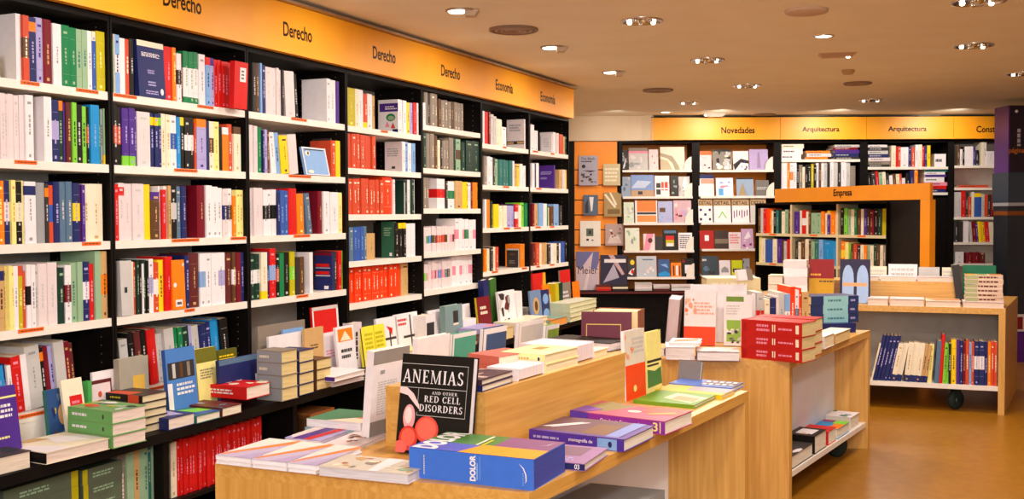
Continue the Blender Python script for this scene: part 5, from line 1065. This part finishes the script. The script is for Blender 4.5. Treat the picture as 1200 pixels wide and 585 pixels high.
# architecture bookcases: uprights and horizontal piles
def brow(k, i, x, s, place, seed):
    z, Y = SHW[(k, i)]; x1 = bx([b for b in BB if b[2] == k][0][1]) - .05
    row(FB, x, s, z, x1, place, 'books under the back wall signs', seed, hpx=True, y0=.01, lo=0, hi=8, zoff=.1)
brow('A1', 1, 916, "W7/32 O3/32 W4=O/32 W4/32 K3/30 Q4/29 w3/27 K3/29 K4/30 o3/30 K3/29 W3/32 n3/32 W3/32 g4/32 k3/30 W4/33 g5/33 k4/30 W6/33 g5/33 Q6/28", 'lower row, left Arquitectura bookcase', 201)
brow('A2', 0, 1045, "w5/25 R3/24 r3/24 W9/23 N4/23 r4/23 W4/26 w4/26 R3/24 N3/25 Y4/25", 'upper row, right Arquitectura bookcase', 202)
brow('A2', 1, 1016, "K5/24<-4 k5/24<-4 R4/25<-4 e4/24<-4 w4/24<-4 k4/23<-4 W4/20<-4 n4/22<-4 w4/22<-4 r3/22<-4 W4/17<-4 K4/23 N5/26 O5/28", 'lower row, right Arquitectura bookcase', 203)
brow('C1', 0, 1119, "k3/23 n4/24 W3/19 K2/22 W10/22 V3/22 K4/18 .02 w4/28 W3/27 W9/17 g4/16", 'top row, bookcase beside purple column', 204)
brow('C1', 2, 1119, "g4/29 g4/29 R5/31 k3/28 r4/24 w3/29 B9!Y/28 g3/27 r4/26 k4/25 M4/26", 'third row, bookcase beside purple column', 205)
brow('C1', 3, 1119, "k5/24 k5/24 W7/25 g3/24<-5 M4/24<-5 V3/22<-5 Y5/24<-5 Y3/24<-5 R5/24<-5 w5/23<-5", 'fourth row, bookcase beside purple column', 206)
brow('C1', 4, 1120, "W10/14 .03 M8/13 M8/13 m6/12", 'bottom row, bookcase beside purple column', 207)
def bpile(k, i, xa, xb, hs, cols, label, z=None):
    z0, Y = SHW[(k, i)]; z = z0; A = aty(xa, 250, Y); B = aty(xb, 250, Y); rnd = random.Random(int(xa))
    n = len(hs); POS = {1: ['only one'], 2: ['lower', 'upper'], 3: ['lowest', 'middle', 'topmost']}.get(n) or ['lowest', 'second from bottom'] + [ORD[q] + ' from bottom' for q in range(3, n)] + ['topmost']
    for j, h in enumerate(hs):
        t = h * Y / FPX
        root = empty('stacked_book', Matrix.Translation((A.x + rnd.uniform(0, .02), Y + .015, z + .0003)), label + ', ' + POS[j], 'book', 'piles in the Arquitectura bookcases')
        block_book(root, (B.x - A.x) - rnd.uniform(0, .04), .28, t - .0006, cols[j % len(cols)], spine='f', rnd=rnd, side=[('t', .1, .3, .7, .7, 1, 'g' if cols[j % len(cols)] in 'NKkM' else 'k')]); z += t
bpile('A1', 0, 914.5, 942, [6, 7, 5], ['W', 'W', 'w'], 'white book in the left pile, left Arquitectura bookcase')
bpile('A1', 0, 944, 974, [3, 4, 3], ['O', 'P', 'O'], 'orange and white book in the middle pile, left Arquitectura bookcase')
bpile('A1', 0, 976, 1008.5, [3, 4, 4, 3, 3], ['k', 'N', 'V', 'M', 'g'], 'dark book in the right pile, left Arquitectura bookcase')
bpile('A2', 0, 1016, 1043, [3, 4, 4, 4, 4, 4, 3], ['k', 'Q', 'P', 'N', 'g', 'k', 'W'], 'book in the tall left pile, right Arquitectura bookcase')
bpile('A2', 0, 1094, 1110, [15], ['W'], 'white box-like book lying in right Arquitectura bookcase')
bpile('A2', 1, 1083, 1110.5, [4, 4, 4, 6, 3, 3, 3], ['N', 'R', 'p', 'W', 'V', 'W', 'T'], 'bright book in the lower right pile, right Arquitectura bookcase')
bpile('C1', 1, 1122, 1160, [3], ['r'], 'thin flat book lying beside the purple column')

# ------------------------------------------------------------------ Empresa island unit
PA, PB = aty(885, 262, 11.8), aty(1039.5, 262, 10.3)
de = Vector((PB.x - PA.x, PB.y - PA.y, 0)); LE = de.length; de.normalize(); ne = Vector((-de.y, de.x, 0))
FE = Matrix(((de.x, ne.x, 0, PA.x), (de.y, ne.y, 0, PA.y), (0, 0, 1, 0), (0, 0, 0, 1)))
root = empty('island_bookcase', FE, 'black island bookcase with cream shelves under the Empresa sign', 'bookcase')
ZE = [1.268, .945, .62]; TOPE = 1.60
M_CRM = mat('#d9c69c', .5)
mb = MB(); mb.box(0, .3, 0, LE, .32, TOPE, M_BLK); mb.build('back_panel', root)
mb = MB(); mb.box(0, 0, TOPE - .02, LE, .30, TOPE, M_BLK); mb.build('top_panel', root)
uE = [0.0, line_u(FE, 927, 1.3, -1, 4), line_u(FE, 981, 1.3, -1, 4), LE]
for i, u in enumerate(uE):
    mb = MB(); w = .012; m = M_BLK if i in (0, 3) else M_CRM
    mb.box(max(u - w, 0), 0, 0, min(u + w, LE), .30, TOPE - .02, m); mb.build('upright', root)
for i in range(3):
    for z in ZE:
        mb = MB(); mb.box(uE[i] + .013, .002, z - .03, uE[i + 1] - .013, .30, z, M_CRM); sh = mb.build('shelf', root)
        if z > .9:
            um = (uE[i] + uE[i + 1]) / 2
            t = MB(); t.box(um - .05, -.001, z - .02, um + .05, .0015, z - .004, M_TAG); t.build('shelf_label', sh)
SECT = ['left', 'middle', 'right']
ER = [[(886.5, "n4/29 g3/29 R3/28 F4/29 O2/28 w3/26 K3/28 T3/27 D3/28 w4/26 e4/28 n4/29 y4=V/28 O3/28"), (929, "V7/26 w2/27 R5=W/28 w3/26 n3/28 e6/25 e6/25 O4/27 w3/25 V4!Y/28 O6/27 w4/27 w4/28"), (983.5, "K4/31 L4/31 e4/30 w4/30 E3/31 n5/30 w3/30 V4/31 k3/31 M5/30 K5/31 D4/31 o12/31")],
      [(887.5, "y3/30 w5/28 B9/27 w5/28 V5/28 n3/27 g3/26 R7/28"), (930, "k4/27 w3/26 n5/29 w4/30 n3/28 e4/28 T5/30 b5/30 c10/29 c9/29 S3/29"), (984, "O5=Y/29 y4/28 L3/27 n3/27 r4/27 k4/25 w4/26 O4/26 e3/27 w4/26 D4/28 n3/28 w4/27 Q4/27")],
      ]
for r, z in enumerate(ZE[:2]):
    for c in range(3):
        row(FE, ER[r][c][0], ER[r][c][1], z, uE[c + 1] - .014, '%s row, %s section, Empresa unit' % (['upper', 'lower'][r], SECT[c]), 'books in the Empresa island unit', 300 + r * 10 + c, hpx=True, y0=.012, lo=-1, hi=4, zoff=.1)
# orange canopy frame reading Empresa
HL, HR = aty(908, 222, 11.6), aty(1090, 214.5, 9.3)
HZ = 1.752
hd = Vector((HR.x - HL.x, HR.y - HL.y, 0)); LH = hd.length; hd.normalize(); hn = Vector((-hd.y, hd.x, 0))
FH = Matrix(((hd.x, hn.x, 0, HL.x), (hd.y, hn.y, 0, HL.y), (0, 0, 1, 0), (0, 0, 0, 1)))
o = empty('sign_frame', FH, 'orange sloping sign frame reading Empresa with a tall post', 'sign')
mb = MB(); mb.box(0, 0, HZ - .145, LH, .03, HZ, surf_mat('dull_orange_board', '#e08604', '#e68e08', 4.0, .5)); bd = mb.build('board', o)
vs, fs, asp = text_geo('Empresa', .02); a, b = line_u(FH, 977, HZ - .07, -1, 5), line_u(FH, 998.5, HZ - .07, -1, 5)
mb = MB(); mb.hull([(a + p * (b - a), -.003, HZ - .115 + q * .09) for p, q in vs], fs, mat('#3a0f06')); mb.build('lettering', o)
up = line_u(FH, 1078.5, HZ - .2, -1, 5)
mb = MB(); mb.box(up, 0, 0, LH, .06, HZ - .146, surf_mat('dull_orange_post', '#e08604', '#e68e08', 4.0, .5)); mb.build('post', o)
# dark end panel between the shelves and the post
P1 = FE @ Vector((LE + .012, .02, 0)); P2 = FH @ Vector((up - .012, .03, 0)); dd = P2 - P1; Ld = dd.length; dd.normalize()
Fd = Matrix(((dd.x, -dd.y, 0, P1.x), (dd.y, dd.x, 0, P1.y), (0, 0, 1, 0), (0, 0, 0, 1)))
mb = MB(); mb.box(0, 0, 0, Ld, .02, 1.60, M_BLK)
pn = mb.build('end_panel'); pn.matrix_world = Fd; tag(pn, 'tall black end panel between Empresa shelves and orange post', 'panel')

# ------------------------------------------------------------------ purple display column at the right edge
CY = 10.5
def cx(px, Y=CY): return aty(px, 250, Y).x
def cz(y, Y=CY): return aty(1180, y, Y).z
X0 = cx(1181); DC = .31; XW = .62
o = empty('display_column', Matrix.Translation((X0, CY, 0)), 'purple and slate column with orange and white lettering at right edge', 'column')
M_PUR = surf_mat('purple_panel', '#4a0f68', '#561480', 3.0, .3); M_PUD = surf_mat('dark_purple_panel', '#1b0620', '#240a2a', 3.0, .35); M_SLT = surf_mat('slate_panel', '#1c1f27', '#23262e', 6.0, .5)
zt, z1, z2, z3, z4 = cz(123.5), cz(202), cz(237.5), cz(241.5), cz(365)
mb = MB(); mb.box(0, .004, z1, .012, DC, zt, M_PUR); mb.build('purple_side', o)
mb = MB(); mb.box(.0121, .0, z1, XW, DC, zt, M_PUD); mb.build('dark_panel', o)
mb = MB(); mb.box(-.012, -.03, z2, XW, DC + .01, z1 - .001, mat('#3b4350', .35)); mb.build('grey_panel', o)
mb = MB(); mb.box(-.01, -.03, z3, XW, DC, z2 - .001, mat('#a9a4aa')); mb.build('pale_strip', o)
mb = MB(); mb.box(.0, .0, .33, XW, DC, z3 - .001, M_SLT); mb.build('lower_body', o)
mb = MB(); mb.box(-.006, -.006, cz(252.5), XW, DC - .01, cz(247.5), mat('#8a4a1c')); mb.build('copper_strip', o)
mb = MB(); mb.box(.0, -.03, .0, XW, DC, .329, M_PUR); mb.build('plinth', o)
vs, fs, asp = text_geo('páginas', .012); a, b = cx(1181.6) - X0, cx(1202) - X0
mb = MB(); mb.hull([(a + p * (b - a), -.0012, cz(181) + q * (cz(173.5) - cz(181))) for p, q in vs], fs, mat('#d0761a')); mb.build('orange_lettering', o)
mb = MB()
rr = random.Random(5); z = cz(151)
pts = []
while z > cz(184):
    h = .02 + rr.random() * .025; xr = cx(1195.5) - X0 - rr.random() * .008; xl = cx(1191) - X0
    if not cz(181.5) < z < cz(172): mb.face([(xl, -.0012, z - h), (xr, -.0012, z - h), (xr, -.0012, z), (xl, -.0012, z)], mat('#b9b0bd'))
    z -= h + .012
mb.build('pale_lettering', o)
mb = MB(); mb.lathe([(0, .012), (.012, .008), (.016, 0)], mat('W'), Matrix.Translation((cx(1190) - X0, 0, cz(130.5))) @ Matrix.Rotation(math.pi / 2, 4, 'X'), 12); mb.build('stud', o)
mb = MB(); mb.box(.03, -.045, cz(388), .3, -.031, cz(368), mat('#ddd3c8')); mb.box(.07, -.047, cz(385.5), .14, -.0455, cz(371), mat('#8a1a24')); mb.build('poster', o)
# ------------------------------------------------------------------ build the upright books: the largest in view one by one, the rest as one object
SPINE_CAP = 300
rank = sorted(range(len(SPEC)), key=lambda i: -SPEC[i]['area'])
KEEP = set(rank[:SPINE_CAP])
REST = MB(); seen = {}
for i, q in enumerate(SPEC):
    rnd = random.Random(q['seed'])
    if i in KEEP:
        mb = MB(); spine_book(mb, q['t'], q['w'], q['h'], q['code'], q['mods'], Matrix.Identity(4), rnd)
        o = mb.build('book'); o.matrix_world = q['M']; tag(o, q['label'], 'book', q['group'])
    else:
        spine_book(REST, q['t'], q['w'], q['h'], q['code'], q['mods'], q['M'], rnd)
if REST.v:
    tag(REST.build('small_distant_books'), 'many small colourful book spines on the farther shelves', 'books', None, 'stuff')
print('upright books', len(SPEC), 'individual', len(KEEP), 'cap area', SPEC[rank[min(SPINE_CAP, len(rank)) - 1]]['area'])
# ------------------------------------------------------------------ ceiling fittings
M_LENS = glow_mat('lamp_lens', '#fff3dc', 6)
M_BULB = glow_mat('lamp_bulb', '#fff0d8', 9)
M_DIM = mat('#c9b39a', .5)
def fixture(kind, x, y, label, r=None, group=None):
    P = atz(x, y, CEIL); M = Matrix.Translation((P.x, P.y, CEIL))
    if kind == 'washer':
        o = empty('wall_washer', M, label, 'ceiling light', 'downlights beside the orange signs')
        r = r or .085; ang = WA
        mb = MB(); mb.lathe([(r, 0), (r, -.008), (r - .02, -.008), (r - .03, -.002), (.0, -.002)], M_ALU); mb.build('trim_ring', o)
        mb = MB(); mb.lathe([(.0, -.014), (r * .5, -.012), (r * .62, -.004)], M_LENS, Matrix.Translation((-r * .25, 0, -.002))); mb.build('lens', o)
        mb = MB(); mb.hull([(r * .25, -.05, -.003), (r * 1.2, -.05, -.003), (r * 1.2, .05, -.003), (r * .25, .05, -.003), (r * .3, -.035, -.035), (r * .9, -.035, -.035), (r * .9, .035, -.035), (r * .3, .035, -.035)],
                [(0, 3, 2, 1), (4, 5, 6, 7), (0, 1, 5, 4), (1, 2, 6, 5), (2, 3, 7, 6), (3, 0, 4, 7)], M_DIM); mb.build('shield', o)
    elif kind == 'multi':
        o = empty('cluster_downlight', M, label, 'ceiling light', 'wide downlights with several lamps')
        r = r or .125
        mb = MB(); mb.lathe([(r, 0), (r, -.008), (r - .012, -.009), (r - .02, -.003), (0, -.003)], M_CHR); mb.build('trim_ring', o)
        for k in range(5):
            a = 2 * math.pi * k / 5 + .3; q = r * .58
            mb = MB(); mb.lathe([(0, -.022), (.010, -.019), (.015, -.010), (.012, -.003)], M_BULB if k in (0, 2) else M_CHR, Matrix.Translation((q * math.cos(a), q * math.sin(a), 0)), 12); mb.build('bulb', o)
        mb = MB(); mb.lathe([(0, -.018), (.02, -.014), (.03, -.003)], M_CHR, None, 14); mb.build('hub', o)
    elif kind == 'vent':
        o = empty('air_vent', M, label, 'vent', 'round ceiling vents')
        r = r or .15
        for q in (1.0, .78, .56, .34):
            mb = MB(); mb.lathe([(r * q, 0), (r * q, -.012), (r * q - .014, -.016), (r * q - .02, -.002)], mat('#8a6f5a' if q > .9 else '#a58a72')); mb.build('vent_ring', o)
        mb = MB(); mb.lathe([(r * .9, -.0015), (0, -.0015)], mat('#3d2f26')); mb.build('throat', o)
    elif kind == 'disc':
        o = empty('ceiling_speaker', M, label, 'speaker')
        mb = MB(); mb.lathe([(r, 0), (r, -.01), (r - .01, -.016), (0, -.018)], mat('#cdb198', .7)); mb.build('grille', o)
    elif kind == 'spot':
        o = empty('spot_downlight', M, label, 'ceiling light', 'single bright spot downlights')
        r = r or .05
        mb = MB(); mb.lathe([(r + .012, 0), (r + .012, -.006), (r, -.008), (r - .002, -.002)], M_CHR); mb.build('trim_ring', o)
        mb = MB(); mb.lathe([(0, -.01), (r * .7, -.008), (r, -.002)], M_LENS); mb.build('lens', o)
    elif kind == 'square':
        o = empty('emergency_light', M @ Matrix.Rotation(-.2, 4, 'Z'), label, 'ceiling light')
        mb = MB(); mb.hull([(-.13, -.06, 0), (.13, -.06, 0), (.13, .06, 0), (-.13, .06, 0), (-.1, -.04, -.025), (.1, -.04, -.025), (.1, .04, -.025), (-.1, .04, -.025)],
                [(0, 3, 2, 1), (4, 5, 6, 7), (0, 1, 5, 4), (1, 2, 6, 5), (2, 3, 7, 6), (3, 0, 4, 7)], mat('#b98f6a', .4)); mb.build('housing', o)
        mb = MB(); mb.lathe([(0, -.035), (.014, -.03), (.018, -.02)], M_BULB, Matrix.Translation((.075, 0, 0)), 12); mb.build('lamp', o)
    elif kind == 'tilt':
        o = empty('tilted_washer', M, label, 'ceiling light', 'small shaded washers before the back signs')
        mb = MB(); mb.hull([(-.13, -.05, 0), (.13, -.05, 0), (.13, .05, 0), (-.13, .05, 0), (-.08, -.03, -.04), (.08, -.03, -.04), (.08, .04, -.04), (-.08, .04, -.04)],
                [(0, 3, 2, 1), (4, 5, 6, 7), (0, 1, 5, 4), (1, 2, 6, 5), (2, 3, 7, 6), (3, 0, 4, 7)], mat('#a99b8c', .4)); mb.build('housing', o)
        mb = MB(); mb.lathe([(0, -.016), (.02, -.013), (.026, -.002)], M_LENS, Matrix.Translation((-.1, .0, -.015)), 12); mb.build('lens', o)
    elif kind == 'detector':
        o = empty('smoke_detector', M, label, 'detector')
        mb = MB(); mb.lathe([(.05, 0), (.05, -.015), (.035, -.035), (0, -.038)], mat('#b89468', .5)); mb.build('cap', o)
    return o
fixture('washer', 540, 12, 'washer downlight nearest the camera beside the orange signs')
fixture('washer', 648, 55, 'middle washer downlight beside the orange signs')
fixture('washer', 718, 84, 'farthest washer downlight beyond the end of the left bookcases')
fixture('multi', 752, 24, 'cluster downlight near the top edge, left of the white speaker')
fixture('multi', 829, 70, 'cluster downlight near the middle of the ceiling, left of the bright spot')
fixture('multi', 876, 100, 'cluster downlight in front of the Novedades sign, below two others')
fixture('multi', 807, 120, 'cluster downlight above the left end of the Novedades sign', r=.1)
fixture('multi', 1147, 1, 'cluster downlight cut by the top edge at right', r=.14)
fixture('multi', 1141, 53, 'cluster downlight high at right, between two others in its row', r=.13)
fixture('multi', 1021, 117, 'cluster downlight above the gap between the two Arquitectura signs')
fixture('multi', 1199, 86, 'cluster downlight cut by the right edge over the purple column')
fixture('vent', 602, 34, 'large round dark vent between two washer downlights', r=.15)
fixture('vent', 771, 105, 'small round dark vent beyond the left bookcases', r=.14)
fixture('vent', 895, 134, 'flat round vent just above the Novedades sign', r=.14)
fixture('vent', 1005, 97, 'faint round vent behind the smoke detector', r=.12)
fixture('disc', 945, 12, 'plain flat round speaker on the ceiling', r=.118)
fixture('spot', 965, 42, 'bright oval spot downlight below the flat round speaker', r=.055)
fixture('spot', 780, 131, 'bright spot downlight just before the Novedades sign', r=.06)
fixture('square', 981, 63, 'rectangular light with one bright lamp, middle of the ceiling')
fixture('detector', 994, 82, 'small round detector behind the rectangular light')
fixture('tilt', 838, 133, 'shaded washer before the Novedades sign')
fixture('tilt', 955, 136, 'shaded washer before the left Arquitectura sign')
fixture('tilt', 1088, 135, 'shaded washer before the right Arquitectura sign')

# ------------------------------------------------------------------ lamps
def lamp(kind, name, loc, energy, col, size=None, aim=None, **kw):
    l = bpy.data.lights.new(name, kind); l.energy = energy; l.color = col
    if kind == 'AREA': l.shape = 'DISK'; l.size = size
    elif size is not None: l.shadow_soft_size = size
    for k, v in kw.items(): setattr(l, k, v)
    o = bpy.data.objects.new(name, l); COLL.objects.link(o); o.location = loc
    d = Vector(aim) - Vector(loc) if aim else Vector((0, 0, -1))
    o.rotation_euler = d.to_track_quat('-Z', 'Y').to_euler(); return o
WARM = (1.0, .93, .83)
for (u, e) in ((1.9, 17), (3.3, 20), (4.7, 21), (6.1, 22), (7.5, 22), (8.9, 17)):
    P = wallpt(u, .72, 2.57); A = wallpt(u, 0, 1.55)
    lamp('SPOT', 'washer_lamp', P, e * 1.0, WARM, .05, A, spot_size=math.radians(140), spot_blend=.9)
for x, y, e in ((.75, 6.2, 30), (1.44, 7.8, 30), (2.1, 9.4, 30), (2.5, 5.7, 30), (3.1, 7.2, 30), (1.8, 10.8, 22), (3.6, 10.6, 22), (-.1, 4.3, 26), (.8, 3.0, 26), (2.4, 3.4, 30)):
    lamp('AREA', 'cluster_lamp', (x, y, 2.56), e, WARM, .3)
for x in (1.15, 2.3, 3.6, 4.9):  # leftmost one is an added fill for the slatted panel, without any fitting
    lamp('SPOT', 'sign_and_fill_lamp', (x, 11.5, 2.56), 13 if x < 2 else 34, WARM, .05, (x, 12.3, 1.9), spot_size=math.radians(140), spot_blend=.9)
lamp('AREA', 'flash_bounce', (-.3, -.7, 2.0), 125, (1, .96, .94), 1.2, (.0, 4.5, 1.0))
w = bpy.data.worlds.new('world'); SC.world = w; w.use_nodes = True
w.node_tree.nodes['Background'].inputs['Color'].default_value = (1, .93, .85, 1)
w.node_tree.nodes['Background'].inputs['Strength'].default_value = .5
